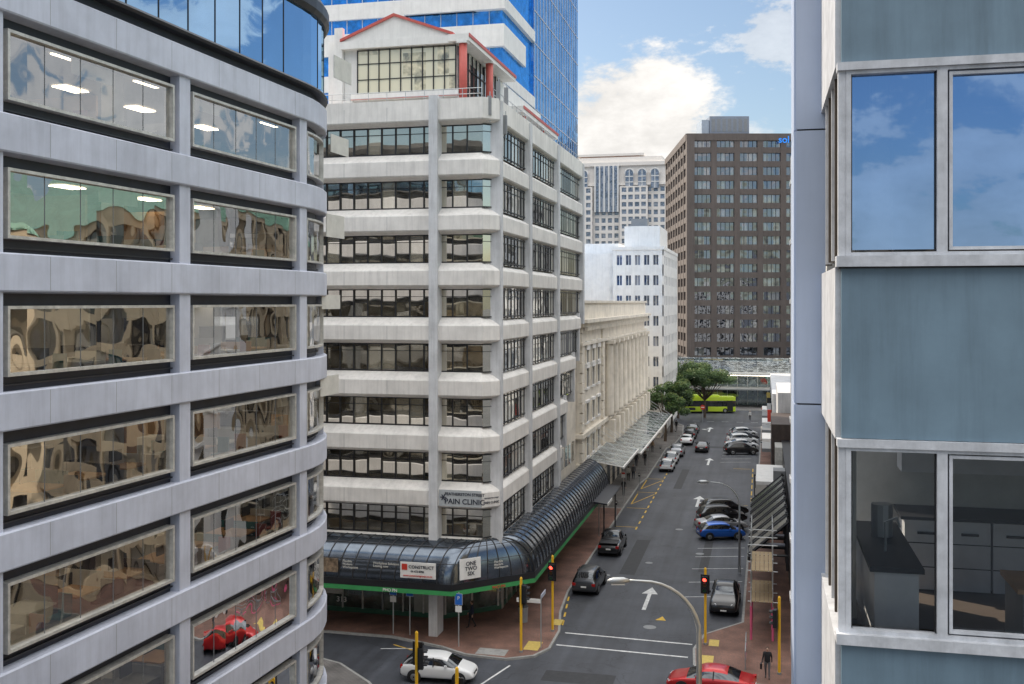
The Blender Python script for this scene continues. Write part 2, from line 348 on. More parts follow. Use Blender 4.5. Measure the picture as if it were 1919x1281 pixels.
for k in range(-5,4):
    fz=20.86+3.5*k-3.5+.75+.3
    for i in range(13):
        y=2.0-i*2.1+random.uniform(-.3,.3)
        m=random.choice([wood,offw,wood,GREYM,wood])
        x=-random.uniform(.8,1.6)
        lb.box('desks',m,x-1.6,x,y-.6,y+.6,fz+.72,fz+.77); lb.box('desk_legs',GREYM,x-1.5,x-1.4,y-.6,y+.6,fz,fz+.72)
        lb.box('monitors',BLACK,x-.9,x-.85,y-.3,y+.3,fz+.88,fz+1.25)
        lb.box('desk_screens',random.choice([offw,teal,GREYM,wood,dgr]),x-1.6,x,y+.62,y+.66,fz+.5,fz+random.choice([1.05,1.15,1.25]))
        c=random.choice([teal,BLACK,redm,dgr,BLACK])
        yy=y+random.uniform(-.4,.4)
        lb.box('chairs',c,x+.15,x+.6,yy-.24,yy+.24,fz+.45,fz+.52); lb.box('chairs',c,x+.15,x+.6,yy+.22,yy+.28,fz+.5,fz+1.1)
        if random.random()<.5: lb.box('storage',random.choice([wood,offw,GREYM,dgr]),x-2.6,x-2.0,y-.5,y+.5,fz,fz+random.choice([1.1,1.6]))
        if i%2==0 and k>-4:
            for xl in (-2.2,-5.5): lb.box('ceiling_lights',CLO,xl-.3,xl+.3,y-.6,y+.6,fz+3.13,fz+3.17)
    for i in range(5):
        y=3-i*5.3+random.uniform(-1,1); 
        lb.box('partitions',random.choice([offw,warm,dgr,wood]),-8,-3.4-random.random()*2,y-.05,y+.05,fz,fz+2.7)
        lb.box('cabinets',random.choice([offw,wood,GREYM]),-8.8,-8.3,y+1,y+3.4,fz,fz+random.choice([1.2,2.0]))
        if random.random()<.3: lb.box('roller_blinds',offw,-.25,-.22,y+.4,y+2.2,fz+random.uniform(1.9,2.3),fz+2.9)
    lb.box('columns',offw,-2.6,-2.1,-8.5,-8.0,fz,fz+3.1)
for y in (0,-8.2,-16.4,-24.6,-32.8):
    lb.ob('piers',LPAINT,(0,y-.3),(0,y+.3),0,.6,-.1,.34,0,29.1)
for a in (.51,1.02):
    q=(-R+R*cos(a),R*sin(a)); t=(-sin(a),cos(a))
    lb.ob('piers',LPAINT,(q[0]-t[0]*.25,q[1]-t[1]*.25),q,0,.5,-.1,.3,0,29.1)
lb.sweep('recess_wall',RECESS,path,[(-.3,29.15),(.1,29.15),(.1,29.72),(-.3,29.72)])
lb.sweep('top_glazing',GT,path,[(.28,29.72),(.32,29.72),(.32,32.75),(.28,32.75)])
lb.sweep('top_ledge',DARKM,path,[(-.3,29.6),(.45,29.6),(.5,29.68),(.45,29.76),(-.3,29.76)])
lb.sweep('roof_edge',DARKM,path,[(-.5,32.7),(.42,32.7),(.55,32.9),(.55,33.3),(.3,33.7),(-.5,33.8)])
y=-40
while y<0:
    lb.ob('top_mullions',BLACK,(0,y),(0,y+1),-.02,.02,.3,.34,29.72,32.75); y+=1.6
for a in [i*.2 for i in range(1,8)]:
    q=(-R+R*cos(a),R*sin(a)); t=(-sin(a),cos(a)); lb.ob('top_mullions',BLACK,q,(q[0]+t[0],q[1]+t[1]),-.02,.02,.3,.34,29.72,32.75)
lb.prism('roof',GREYM,offs(path,-.5)+[(-34,-44)],32.9,33.2)
lb.box('side_cream_wall',CREAMN,-34,-33.8,-44,R,0,33)
lb.finish(smooth=())

# ------------------------------------------------------------------ right foreground building
PANEL=mat('blue_grey_panel',(.165,.245,.31),.5,var=.16,scale=1.5,streak=.24)
WFR=mat('worn_white_frame',(.6,.615,.65),.45,var=.25,scale=5,streak=.2)
BRONZE=mat('bronze_frame',(.1,.08,.065),.4,metal=.3)
FIN=mat('fin_paint',(.42,.5,.66),.5,var=.06,scale=1,streak=.06)
GR=glass('window_glass_upper',tint=(.34,.54,.9),base=(.01,.02,.05),refl=.62,pane=(.78,50,3.5),through=.35,wav=.006,wscale=.8,tilt=.006)
GRL=glass('window_glass_lower',tint=(.7,.8,.9),base=(.02,.02,.02),refl=.07,pane=(.78,50,3.5),through=.97,wav=.006,wscale=.8,tilt=.006)
GS=glass('bronze_glass',tint=(.75,.72,.65),base=(.03,.025,.02),refl=.4,pane=(50,.6,3.5))
rb=Obj('panel_clad_office_building')
yf=10.25; x0=.7
cab=mat('kitchen_cabinet',(.66,.67,.69),.4); carpet=mat('brown_floor',(.1,.075,.06),.8)
for k in range(-6,4):
    wt=23.2+3.53*k; wb=21.43+3.53*k
    if wb<0: continue
    rb.box('panel',PANEL,x0+.02,9,yf,yf+.12,wt+.05,wt+1.65)
    for xs in (2.9,5.6): rb.box('panel_joint',BLACK,xs-.01,xs+.01,yf-.002,yf+.02,wt+.05,wt+1.65)
    rb.box('flashing',WFR,x0-.03,9,yf-.09,yf+.1,wt+1.66,wt+1.76)
    rb.box('flashing',WFR,x0-.02,9,yf-.06,yf+.1,wt-.03,wt+.045)
    rb.box('shadow_gap',BLACK,x0+.0,9,yf-.03,yf+.1,wt+1.645,wt+1.659)
    xs=[x0+.06,1.605,2.95,3.75,5.1,5.9,7.25,8.05,9]
    for i_,(a,b) in enumerate(zip(xs[:-1],xs[1:])):
        rb.pane('glazing',GR if k>=0 else GRL,(a+.05,yf+.05),(b-.05,yf+.05),0,wb+.06,wt-.06)
        f=.035
        rb.box('window_frame',WFR,a+.0,a+f+.01,yf-.03,yf+.09,wb,wt-.03); rb.box('window_frame',WFR,b-f-.01,b,yf-.03,yf+.09,wb,wt-.03)
        rb.box('window_frame',WFR,a+f+.01,b-f-.01,yf-.028,yf+.09,wt-.03-f,wt-.032); rb.box('window_frame',WFR,a+f+.01,b-f-.01,yf-.028,yf+.09,wb,wb+f)
        rb.box('gasket',BLACK,a+.045,a+.058,yf+.02,yf+.048,wb+.03,wt-.06); rb.box('gasket',BLACK,b-.058,b-.045,yf+.02,yf+.048,wb+.03,wt-.06)
        if i_%2==1:
            a2,b2=a+.062,b-.062
            rb.box('sash',WFR,a2,a2+.03,yf-.01,yf+.045,wb+.05,wt-.08); rb.box('sash',WFR,b2-.03,b2,yf-.01,yf+.045,wb+.05,wt-.08)
            rb.box('sash',WFR,a2+.03,b2-.03,yf-.009,yf+.045,wb+.05,wb+.08); rb.box('sash',WFR,a2+.03,b2-.03,yf-.009,yf+.045,wt-.11,wt-.08)
    rb.box('corner_post',WFR,x0-.01,x0+.06,yf-.02,yf+.08,wb-.01,wt-.02)
    rb.box('side_panel',WFR,x0-.03,x0+.12,yf+.1,12.8,wt+.03,wt+1.66)
    rb.box('side_glazing',GS,x0+.05,x0+.06,yf+.1,12.8,wb,wt)
    for i in range(6):
        yy=yf+.12+i*.5; rb.box('side_mullions',BRONZE if i%2 else WFR,x0-.0,x0+.1,yy,yy+.05,wb,wt+.03)
    fz=wb-.55
    rb.box('floor_slab',carpet,x0+.15,9,yf+.15,18,fz-.3,fz)
    rb.box('back_wall',offw,x0+.15,9,14.8,15,fz,fz+2.7)
    rb.box('ceiling_bulkhead',offw,x0+.15,9,yf+.8,yf+1.0,fz+2.65,fz+2.95)
    if k==0: rb.box('blind_stack',offw,x0+.16,1.0,yf+.2,yf+.24,fz+.3,fz+2.7); rb.box('inner_column',offw,1.25,1.55,yf+.6,yf+.9,fz,fz+2.7)
    if k==-1:
        rb.box('kitchen_bench',cab,1.12,1.55,11.3,13.6,fz,fz+.88); rb.box('bench_top',BLACK,1.07,1.6,11.25,13.6,fz+.88,fz+.93)
        for i in range(5):
            rb.box('wall_units',cab,1.75+i*.52,2.24+i*.52,14.0,14.55,fz+.02,fz+.9); rb.box('handles',BLACK,1.9+i*.52,2.1+i*.52,13.97,14.0,fz+.72,fz+.75)
            for q in (.3,.6): rb.box('drawer_gaps',BLACK,1.75+i*.52,2.24+i*.52,13.995,14.001,fz+q,fz+q+.012)
        rb.box('wall_units',cab,1.75,4.4,14.3,14.78,fz+1.45,fz+2.2)
        rb.box('bench_top',BLACK,1.7,4.5,13.95,14.77,fz+.9,fz+.94)
        rb.tube('tap',STEEL,[(1.3,12,fz+.93),(1.3,12,fz+1.25),(1.42,12,fz+1.3),(1.45,12,fz+1.2)],.015)
        rb.tube('appliance',STEEL,[(1.35,12.8,fz+.93),(1.35,12.8,fz+1.3)],.12,12)
        rb.box('desks',wood,2.5,3.6,11.4,12.2,fz+.7,fz+.75); rb.box('desk_legs',GREYM,2.55,2.6,11.4,12.2,fz,fz+.7)
        rb.box('inner_wall',offw,x0+.16,1.05,12.6,12.7,fz,fz+2.7)
for (a,b) in ((0,19.78),(19.8,23.03),(23.05,27),(27.02,36)):
    rb.box('fin',FIN,.385,.72,12.8,14.0,a,b); rb.box('fin_edge',FIN,.36,.384,12.84,14.0,a,b)
rb.box('fin_core',BLACK,.40,.7,12.82,13.9,0,36)
rb.box('body_wall',PANEL,1.2,9,15.1,18,0,36); rb.box('body_wall',PANEL,8.9,9,yf+.1,18,0,36)
rb.finish()

# ------------------------------------------------------------------ central white office building
GC=glass('office_glass_tan',tint=(1.0,.94,.8),base=(.08,.074,.06),refl=.6,pane=(.95,.95,3.445),off=(.0,.0,-2.75),blind=.14,blindcol=(.5,.46,.36),wav=.01,wscale=.6)
GC2=glass('office_glass_side',tint=(.9,.9,.88),base=(.07,.07,.068),refl=.36,pane=(.95,.95,3.445),off=(.0,.0,-2.75),blind=.5,blindcol=(.6,.59,.54),wav=.01,wscale=.6)
cb=Obj('white_office_building')
FH=3.445
def cpath(E): return [(-42,62.1),(-16.85,62.1),(-16.0,62.95),(-16.0,E)]
for f in range(8):
    wt=8.05+FH*f; wb=wt-1.8
    E={0:84,1:86.5,2:90.5,3:93,}.get(f,94.5)
    P=cpath(E); top=wt+1.645 if f<7 else 33.75
    if f<7: cb.sweep('spandrels',CONC,P,[(-.95,wt),(-.72,wt-.02),(-.08,wt+.16),(0,wt+.24),(0,wt+1.12),(-.06,wt+1.2),(-.72,wt+1.63),(-.95,wt+1.645)])
    else: cb.sweep('spandrels',CONC,P,[(-.95,wt),(-.72,wt-.02),(-.08,wt+.16),(0,wt+.24),(0,33.7),(-.25,33.75),(-.3,33.2),(-.95,33.1)])
    for xj in (-36.4,-33.5,-26,-23.1): cb.box('panel_joints',GREYM,xj-.01,xj+.01,62.096,62.11,wt+.25,wt+1.1)
    F=offs(P,-.8)
    S1=(-16.32,63.45); F2=(-17.0,62.75)
    cb.ob('front_glazing',GC,F[0],F2,0,F2[0]-F[0][0],-.17,-.15,wb,wt)
    cb.ob('front_glazing',GC,F2,S1,0,math.hypot(S1[0]-F2[0],S1[1]-F2[1]),-.02,0,wb,wt)
    cb.ob('side_glazing',GC2,S1,(S1[0],E-.1),0,E-.1-S1[1],-.02,0,wb-.12,wt+.08)
    x=-math.floor(42/.95)*.95
    while x<F2[0]-.2:
        cb.box('mullions',BLACK,x-.035,x+.035,62.83,62.9,wb,wt); x+=.95
    yy=math.ceil(S1[1]/.95)*.95
    while yy<E-.2:
        cb.box('mullions',BLACK,S1[0],S1[0]+.05,yy-.03,yy+.03,wb-.1,wt+.06); yy+=.95
    for p_,(a,b) in enumerate((((-42,62.9),(F2[0],62.9)),(F2,S1),(S1,(S1[0],E-.1)))):
        LL=math.hypot(b[0]-a[0],b[1]-a[1])
        for za in (wb,wt-.08,wt-.5):
            h=.07 if za!=wt-.5 else .03
            cb.ob('window_rails',BLACK,a,b,0,LL,.003,.055,za,za+h)
    cb.box('end_wall',CONCP,-30,-16.1,E-.5,E+.02,wb-.9,top-.02)
cb.sweep('spandrels',CONC,cpath(84),[(-.95,5.0),(-.1,5.0),(-.1,5.7),(-.72,6.22),(-.95,6.25)])
cb.box('piers',CONCP,-20.28,-19.72,61.93,63.2,0,33.9)
for xp in (-28.9,-37.5): cb.box('piers',CONCP,xp-.3,xp+.3,61.93,63.2,0,33.7)
for ya,yb in ((63.15,63.6),(71.5,72.2),(81.9,82.6)): cb.box('piers',CONCP,-17.0,-15.9,ya,yb,5,33.6)
cb.box('piers',CONCP,-17.0,-15.93,93.9,94.6,19,33.6)
cb.box('rear_wall',CONCP,-42,-17.3,63.5,97,3,33); 
cb.box('north_wing_wall',CREAM,-30,-17.25,84,97.5,0,24)
for i in range(5): cb.box('north_wing_windows',GC2,-17.25,-17.2,88+i*1.8,89.2+i*1.8,6.2,8.0)
SHOP=glass('shop_glass',tint=(.7,.75,.78),base=(.05,.07,.06),refl=.2,pane=(1.5,1.5,9),blind=.25,blindcol=(.32,.34,.3))
GP=[(-42,65.6),(-20.4,65.6),(-17.3,68.6),(-17.3,97)]
cb.sweep('shop_glazing',SHOP,GP,[(-.1,.4),(0,.4),(0,3.1),(-.1,3.1)])
GRN=mat('dark_green_tile',(.04,.12,.08),.35)
cb.sweep('stall_riser',GRN,GP,[(-.1,.1),(.03,.1),(.03,.45),(-.1,.45)])
cb.sweep('shop_header',BLACK,GP,[(-.1,3.0),(.05,3.0),(.05,5.2),(-.1,5.2)])
for i in range(16):
    cb.ob('shop_mullions',ALU if i%3 else GREYM,GP[0],GP[1],i*1.43+.1,i*1.43+.2,0,.06,.4,3.05)
for i in range(3): cb.ob('shop_mullions',ALU,GP[1],GP[2],i*2.0,i*2.0+.12,0,.06,.4,3.05)
for i in range(20): cb.ob('shop_mullions',ALU,GP[2],GP[3],i*1.45,i*1.45+(.5 if i%5==0 else .08),0,.07,.1,3.05)
cb.ob('poster',offw,GP[0],GP[1],12.6,14.4,.02,.03,1.3,2.7)
cb.text('OPEN',mat('sign_blue',(.03,.1,.3),.5),(-28.6,65.54,2.1),.45)
cb.text('313',offw,(-29.3,65.5,2.72),.42); cb.text('313',WHITE,(-27.6,65.5,.8),.5)
for i in range(5): cb.box('shop_window_lights',CL,-29+i*2.2,-28.4+i*2.2,64.0,64.15,3.2,3.23)
GPH=glass('penthouse_glass',tint=(1,.93,.75),base=(.55,.47,.31),refl=.25,pane=(.8,.8,1.5),blind=.55,blindcol=(.85,.76,.54))
xa,xb,yp=-26.4,-19.3,65.3
cb.box('penthouse_wall',WHITE,-27.4,-19.5,yp+.25,92,33,37.9)
cb.box('penthouse_glazing',GPH,xa,xb-.25,yp+.1,yp+.2,34.9,37.85)
for i in range(10):
    u=xa+i*(xb-.25-xa)/9; cb.box('penthouse_mullions',BLACK,u-.03,u+.03,yp+.03,yp+.13,34.9,37.85)
for z in (34.9,35.85,36.9,37.8): cb.box('penthouse_mullions',BLACK,xa,xb-.25,yp+.04,yp+.12,z-.025,z+.025)
cb.box('penthouse_slab',WHITE,xa-.3,xb+.1,yp-.5,yp+.24,34.4,34.8)
cb.box('penthouse_slab',PINK,xa-.3,xb+.12,yp-.52,yp-.5,34.42,34.5)
cb.box('clerestory',GPH,xa+.4,xb-.3,yp+.12,yp+.2,33.6,34.35)
for i in range(8): u=xa+.4+i*.92; cb.box('penthouse_mullions',BLACK,u,u+.06,yp+.06,yp+.15,33.6,34.35)
cb.box('penthouse_side_glazing',GC2,-19.5,-19.42,yp+.3,76,34.6,37.8)
for i in range(11): cb.box('penthouse_mullions',BLACK,-19.43,-19.33,yp+.3+i*1.05,yp+.4+i*1.05,34.6,37.8)
for z in (35.6,36.7): cb.box('penthouse_mullions',BLACK,-19.43,-19.34,yp+.3,76,z,z+.06)
def gable(xl,xr,xp,yf_,yb,zb,zp):
    cb.hexa('gable',WHITE,[(xl,yf_,zb-.5),(xr,yf_,zb-.5),(xr,yb,zb-.5),(xl,yb,zb-.5),(xl,yf_,zb),(xr,yf_,zb),(xr,yb,zb),(xl,yb,zb)])
    cb.mesh('gable',WHITE,[(xl,yf_+.1,zb),(xr,yf_+.1,zb),(xp,yf_+.1,zp),(xl,yb,zb),(xr,yb,zb),(xp,yb,zp)],[(0,1,2),(3,5,4),(0,2,5,3),(1,4,5,2)])
    for a,b in (((xl,zb),(xp,zp)),((xp,zp),(xr,zb))):
        cb.mesh('gable_trim',PINK,[(a[0],yf_-.05,a[1]+.0),(b[0],yf_-.05,b[1]+.0),(b[0],yf_-.05,b[1]+.18),(a[0],yf_-.05,a[1]+.18),(a[0],yb,a[1]+.02),(b[0],yb,b[1]+.02),(b[0],yb,b[1]+.18),(a[0],yb,a[1]+.18)],
            [(0,1,2,3),(3,2,6,7),(0,4,5,1),(0,3,7,4),(1,5,6,2)])
gable(-27.5,-19.6,-23.7,yp-.3,74,38.4,39.9)
cb.box('roof_slab',WHITE,-19.9,-18.5,yp-.5,78,37.95,38.4)
cb.box('roof_slab',PINK,-18.49,-18.44,yp-.5,78,38.2,38.42)
cb.box('roof_slab',WHITE,-19.9,-17.9,78,92,35.6,36.1)
cb.box('roof_slab',PINK,-17.89,-17.84,78,92,35.9,36.12)
for (x,y,za,zb) in ((-18.95,yp-.25,33.4,37.95),(-18.75,71,33.4,37.95),(-18.2,79,33.3,35.6),(-18.2,86,33.3,35.6),(-26.9,yp-.1,33.4,34.4),(-29.4,64,33.3,35.4)):
    cb.tube('red_columns',PINK,[(x,y,za),(x,y,zb)],.27,12); cb.box('column_caps',WHITE,x-.34,x+.34,y-.34,y+.34,zb-.15,zb)
cb.box('stair_tower',WHITE,-28.6,-27.45,65.6,72,33,38.6); cb.box('stair_tower',WHITE,-28.0,-27.42,65.2,65.59,33,39.4)
cb.prism('curved_roof_wall',WHITE,[(-19.4+.0,84)]+[(-19.4+1.2*sin(a),86-2.3*cos(a)+2) for a in [i*pi/10 for i in range(11)]]+[(-19.4,92)],33,35.55)
for a,b in (((-42,62.5),(-17,62.5)),((-16.4,63.2),(-16.4,94))):
    L=math.hypot(b[0]-a[0],b[1]-a[1]); n=int(L/1.2)
    for i in range(n+1):
        x=a[0]+(b[0]-a[0])*i/n; y=a[1]+(b[1]-a[1])*i/n; cb.tube('railing',STEEL,[(x,y,33.3),(x,y,34.35)],.02,5)
    for z in (34.0,34.35): cb.tube('railing',STEEL,[(a[0],a[1],z),(b[0],b[1],z)],.025,5)
for x,y,z in ((-16.5,62.5,32.6),(-15.85,63.9,31.6),(-16.1,63.1,33.6),(-16.3,66,33.8)):
    cb.box('antenna',GREYM,x-.12,x+.12,y-.1,y+.1,z,z+1.2); cb.tube('antenna_mount',STEEL,[(x,y+.12,z-.4),(x,y+.12,z+1.5)],.03,6)
SIGNG=mat('sign_grey',(.45,.48,.5),.5,var=.05)
LET=mat('lettering_dark',(.015,.02,.04),.5)
cb.box('sign_board',SIGNG,-19.65,-16.9,62.07,62.095,8.28,9.3)
cb.text('FEATHERSTON STREET',LET,(-17.98,62.05,8.97),.25); cb.text('PAIN CLINIC',LET,(-17.98,62.05,8.45),.46)
for a in range(6): cb.tube('sign_mark',LET,[(-19.36,62.05,8.83),(-19.36+.2*cos(a*pi/3),62.05,8.83+.2*sin(a*pi/3))],.03,5)
cb.text('PAIN CLINIC',LET,(-16.37,62.53,8.5),.2,rz=45); cb.text('FEATHERSTON STREET',LET,(-16.37,62.53,8.8),.1,rz=45)
CAN=mat('smoked_canopy',(.15,.175,.21),.14,metal=.85,var=.4,scale=.5)
RIB=mat('canopy_rib',(.07,.07,.075),.35,metal=.5)
I=[(-42,62.4),(-17.3,62.4),(-16.15,63.4),(-16.1,97)]; O=[(-42,60.3),(-18.3,60.3),(-14.1,64.5),(-14.1,97)]
st=[]
for j,n in ((0,26),(1,7),(2,34)):
    for i in range(n): t=i/n; st.append((tuple(I[j][c]*(1-t)+I[j+1][c]*t for c in (0,1)),tuple(O[j][c]*(1-t)+O[j+1][c]*t for c in (0,1))))
st.append((I[3],O[3]))
def cp(i,o,t,ex=0): a=t*pi/2; return (i[0]+(o[0]-i[0])*(sin(a)+ex),i[1]+(o[1]-i[1])*(sin(a)+ex),3.85+2.35*cos(a)+ex)
V=[];F=[]
for i,o in st:
    for k in range(9): V.append(cp(i,o,k/8))
for a in range(len(st)-1):
    for k in range(8): F.append((a*9+k,a*9+k+1,(a+1)*9+k+1,(a+1)*9+k))
cb.mesh('barrel_canopy',CAN,V,F)
for i,o in st: cb.tube('canopy_ribs',RIB,[cp(i,o,k/8,.012) for k in range(9)],.035,5)
for t in (.33,.66): cb.tube('canopy_ribs',RIB,[cp(i,o,t,.01) for i,o in st],.02,5)
GREENS=mat('green_fascia',(.05,.32,.1),.5,var=.1)
cb.sweep('canopy_fascia',BLACK,O,[(-.15,3.5),(.06,3.5),(.06,3.9),(-.15,3.9)]); cb.sweep('canopy_fascia_green',GREENS,O,[(-.15,3.22),(.07,3.22),(.07,3.49),(-.15,3.49)])
cb.mesh('canopy_soffit',DARKM,[(*p,3.25) for p in I]+[(*p,3.25) for p in O],[(0,1,5,4),(1,2,6,5),(2,3,7,6)])
cb.box('construct_sign',WHITE,-21.5,-19.25,60.12,60.2,4.2,5.15)
REDS=mat('sign_red',(.6,.05,.03),.5); 
cb.text('CONSTRUCT',LET,(-20.15,60.1,4.8),.27); cb.text('04 473 8786',LET,(-20.4,60.1,4.56),.17); cb.text('www.constructgroup.co.nz',REDS,(-20.38,60.1,4.3),.17)
cb.mesh('sign_mark',REDS,[(-21.4,60.1,4.68),(-21.05,60.1,4.68),(-21.05,60.1,5.05),(-21.4,60.1,5.05)],[(0,1,2,3)])
cb.ob('one_two_six_sign',WHITE,(-17.9,60.55),(-16.85,61.6),0,1.45,.06,.13,4.15,5.4)
cb.text('ONE\nTWO\nSIX',LET,(-17.26,60.98,4.98),.34,rz=45)
for tx,xx in (('Flexible\nModern\nWorkspaces',-25.3),('Workplace Solutions\nLeasing now',-23.3)): cb.text(tx,offw,(xx,60.2,4.9),.2,ax='LEFT')
cb.text('Flexible\nModern\nWorkspaces',offw,(-16.1,62.1,4.9),.2,rz=45,ax='LEFT')
cb.text('PHO PN',WHITE,(-22.2,60.2,3.27),.26); cb.text('313',WHITE,(-27.6,60.2,3.56),.3); cb.text('PHO PN',REDS,(-15.9,62.5,3.27),.26,rz=45)
cb.box('photo_poster',mat('poster_photo',(.25,.18,.12),.5,var=.9,scale=4),-27.3,-25.6,60.15,60.21,4.25,5.1)
cb.finish(smooth=('barrel_canopy','red_columns'))

# ------------------------------------------------------------------ blue striped tower
BG=glass('tower_blue_glass',tint=(.2,.55,1.0),base=(.01,.14,.5),refl=.5,pane=(1.6,1.6,3.5),off=(0,0,-43.1),wav=.01)
BG2=glass('tower_curtain_glass',tint=(.4,.66,.95),base=(.02,.12,.32),refl=.6,pane=(1.6,1.6,3.5),off=(0,0,-43.1),wav=.04,blind=.15,blindcol=(.25,.36,.5),tilt=.04)
bt=Obj('blue_glass_tower')
bt.box('glass_body',BG,-62,-23.9,95.3,134,0,78)
bt.box('curtain_wall',BG2,-24.2,-23.65,108,135,0,78)
for k in range(-12,10):
    z=45.05+3.5*k
    if z<0: continue
    w=1.55 if k%4 else 2.1
    bt.box('white_bands',WHITE,-62,-26.5,95,95.6,z,z+w)
    bt.box('white_bands',WHITE,-33.5,-23.5,94.6-.0,108,z,z+w-.4) if k%2 else bt.box('white_bands',WHITE,-31,-23.6,94.7,104,z,z+w)
    bt.box('floor_lines',LPAINT,-23.66,-23.6,108,135,z,z+.1)
for i in range(17): bt.box('glass_mullions',LPAINT,-23.66,-23.58,108+i*1.6,108.06+i*1.6,0,78)
for i in range(24): bt.box('front_mullions',LPAINT,-62+i*1.6,-61.94+i*1.6,95.22,95.32,0,78)
bt.finish()

# ------------------------------------------------------------------ classical building
cl=Obj('classical_stone_building')
DG=glass('dark_sash_glass',tint=(.7,.75,.8),base=(.02,.02,.025),refl=.25,pane=(1,1,2))
cl.box('walls',CREAM,-45,-16.9,97.6,153,0,19.6)
for z,h,o_ in ((19.0,.35,.9),(18.6,.4,.5),(16.8,.3,.35),(8.0,.4,.4),(5.2,.35,.3),(20.9,.25,.35)):
    cl.box('cornices',CREAM,-46,-16.9+o_,97.6-o_,153+o_,z,z+h)
cl.box('parapet',CREAM,-45,-16.75,97.5,153.1,19.35,20.9)
for yw in (101.5,105,108.5):
    for zw in (1.2,5.8,9.2,12.6,15.0):
        cl.box('windows',DG,-16.95,-16.86,yw-.7,yw+.7,zw,zw+ (1.9 if zw<15 else 1.3)); cl.box('window_surrounds',WHITE,-16.9,-16.7,yw-.95,yw+.95,zw-.2,zw); cl.box('window_surrounds',WHITE,-16.9,-16.66,yw-.95,yw+.95,zw+(1.9 if zw<15 else 1.3),zw+2.15)
        for q in (-.85,.85): cl.box('window_surrounds',CREAM,-16.9,-16.74,yw+q-.1,yw+q+.1,zw+.001,zw+(1.89 if zw<15 else 1.29))
        cl.box('glazing_bars',WHITE,-16.87,-16.84,yw-.03,yw+.03,zw,zw+1.3)
for yq in (98.2,111.5):
    for i in range(20): cl.box('quoins',CREAM,-16.9,-16.7+(.06 if i%2 else 0),yq-.6,yq+.6,i*.95,i*.95+.85)
yy=114.5
while yy<152:
    cl.tube('columns',CREAM,[(-16.5,yy,8.4),(-16.5,yy,8.7),(-16.5,yy,16.3),(-16.5,yy,16.8)],[.62,.5,.43,.6],12)
    cl.box('column_plinths',CREAM,-16.9,-15.85,yy-.65,yy+.65,5.55,8.0)
    cl.box('column_capitals',CREAM,-16.9,-15.88,yy-.6,yy+.6,16.4,16.79)
    if yy<149:
        ym=yy+2.0
        cl.box('windows',DG,-16.95,-16.86,ym-.85,ym+.85,9,12.2); cl.box('windows',DG,-16.95,-16.86,ym-.85,ym+.85,13.2,15.8)
        cl.box('window_surrounds',CREAM,-16.9,-16.5,ym-1,ym+1,12.3,12.7); cl.box('window_surrounds',CREAM,-16.9,-16.5,ym-1,ym+1,8.7,8.98)
        cl.mesh('window_pediments',CREAM,[(-16.45,ym-1.05,12.7),(-16.45,ym+1.05,12.7),(-16.45,ym,13.15),(-16.9,ym-1.05,12.7),(-16.9,ym+1.05,12.7),(-16.9,ym,13.15)],[(0,1,2),(0,2,5,3),(1,4,5,2)])
        ar=[(ym+1.1*cos(a),3.2+1.1*sin(a)) for a in [i*pi/10 for i in range(11)]]+[(ym-1.1,.2),(ym+1.1,.2)]
        cl.mesh('arched_openings',DG,[(-16.86,a,b) for a,b in ar],[tuple(range(13))])
        cl.tube('arch_mouldings',CREAM,[(-16.85,ym+1.2*cos(a),3.2+1.2*sin(a)) for a in [i*pi/10 for i in range(11)]],.16,6)
    yy+=4.0
for i in range(56): cl.box('dentils',CREAM,-16.5,-16.2,98.2+i*.98,98.65+i*.98,18.25,18.6)
for i in range(5): cl.box('rustication_lines',mat('stone_joint',(.2,.17,.14),.9),-16.9,-16.885,112.5,153,.9+i*.9,.95+i*.9)
cl.finish(smooth=('columns',))
TG=glass('veranda_glass',tint=(.8,.85,.88),base=(.3,.33,.34),refl=.2,through=.5)
for (ya,yb,z,sl) in ((98.5,111,5.3,.6),(113,131,4.6,.4),(131.4,153,4.6,.4)):
    v=Obj('glass_veranda')
    v.hexa('glass',TG,[(-16.3,ya,z+sl),(-12.9,ya,z),(-12.9,yb,z),(-16.3,yb,z+sl),(-16.3,ya,z+sl+.03),(-12.9,ya,z+.03),(-12.9,yb,z+.03),(-16.3,yb,z+sl+.03)])
    n=int((yb-ya)/2.6)
    for i in range(n+1):
        y=ya+(yb-ya)*i/n; v.tube('rafters',WHITE,[(-16.4,y,z+sl+.0),(-12.8,y,z-.02)],.05,6)
        v.tube('hangers',STEEL,[(-16.4,y,z+2.2),(-13.2,y,z+.1)],.02,5)
    v.box('gutter',WHITE,-12.95,-12.8,ya,yb,z-.15,z+.05); v.finish()
v=Obj('bus_shelter_roof')
v.hexa('roof',DARKM,[(-15.2,88,3.9),(-12.9,88,3.7),(-12.9,97,3.7),(-15.2,97,3.9),(-15.2,88,4.1),(-12.9,88,3.8),(-12.9,97,3.8),(-15.2,97,4.1)])
v.box('sign_light',WHITE,-12.9,-12.85,88.3,91,3.55,3.8)
for y in (89,96): v.tube('posts',DARKM,[(-13.3,y,.13),(-13.3,y,3.75)],.06)
v.finish()

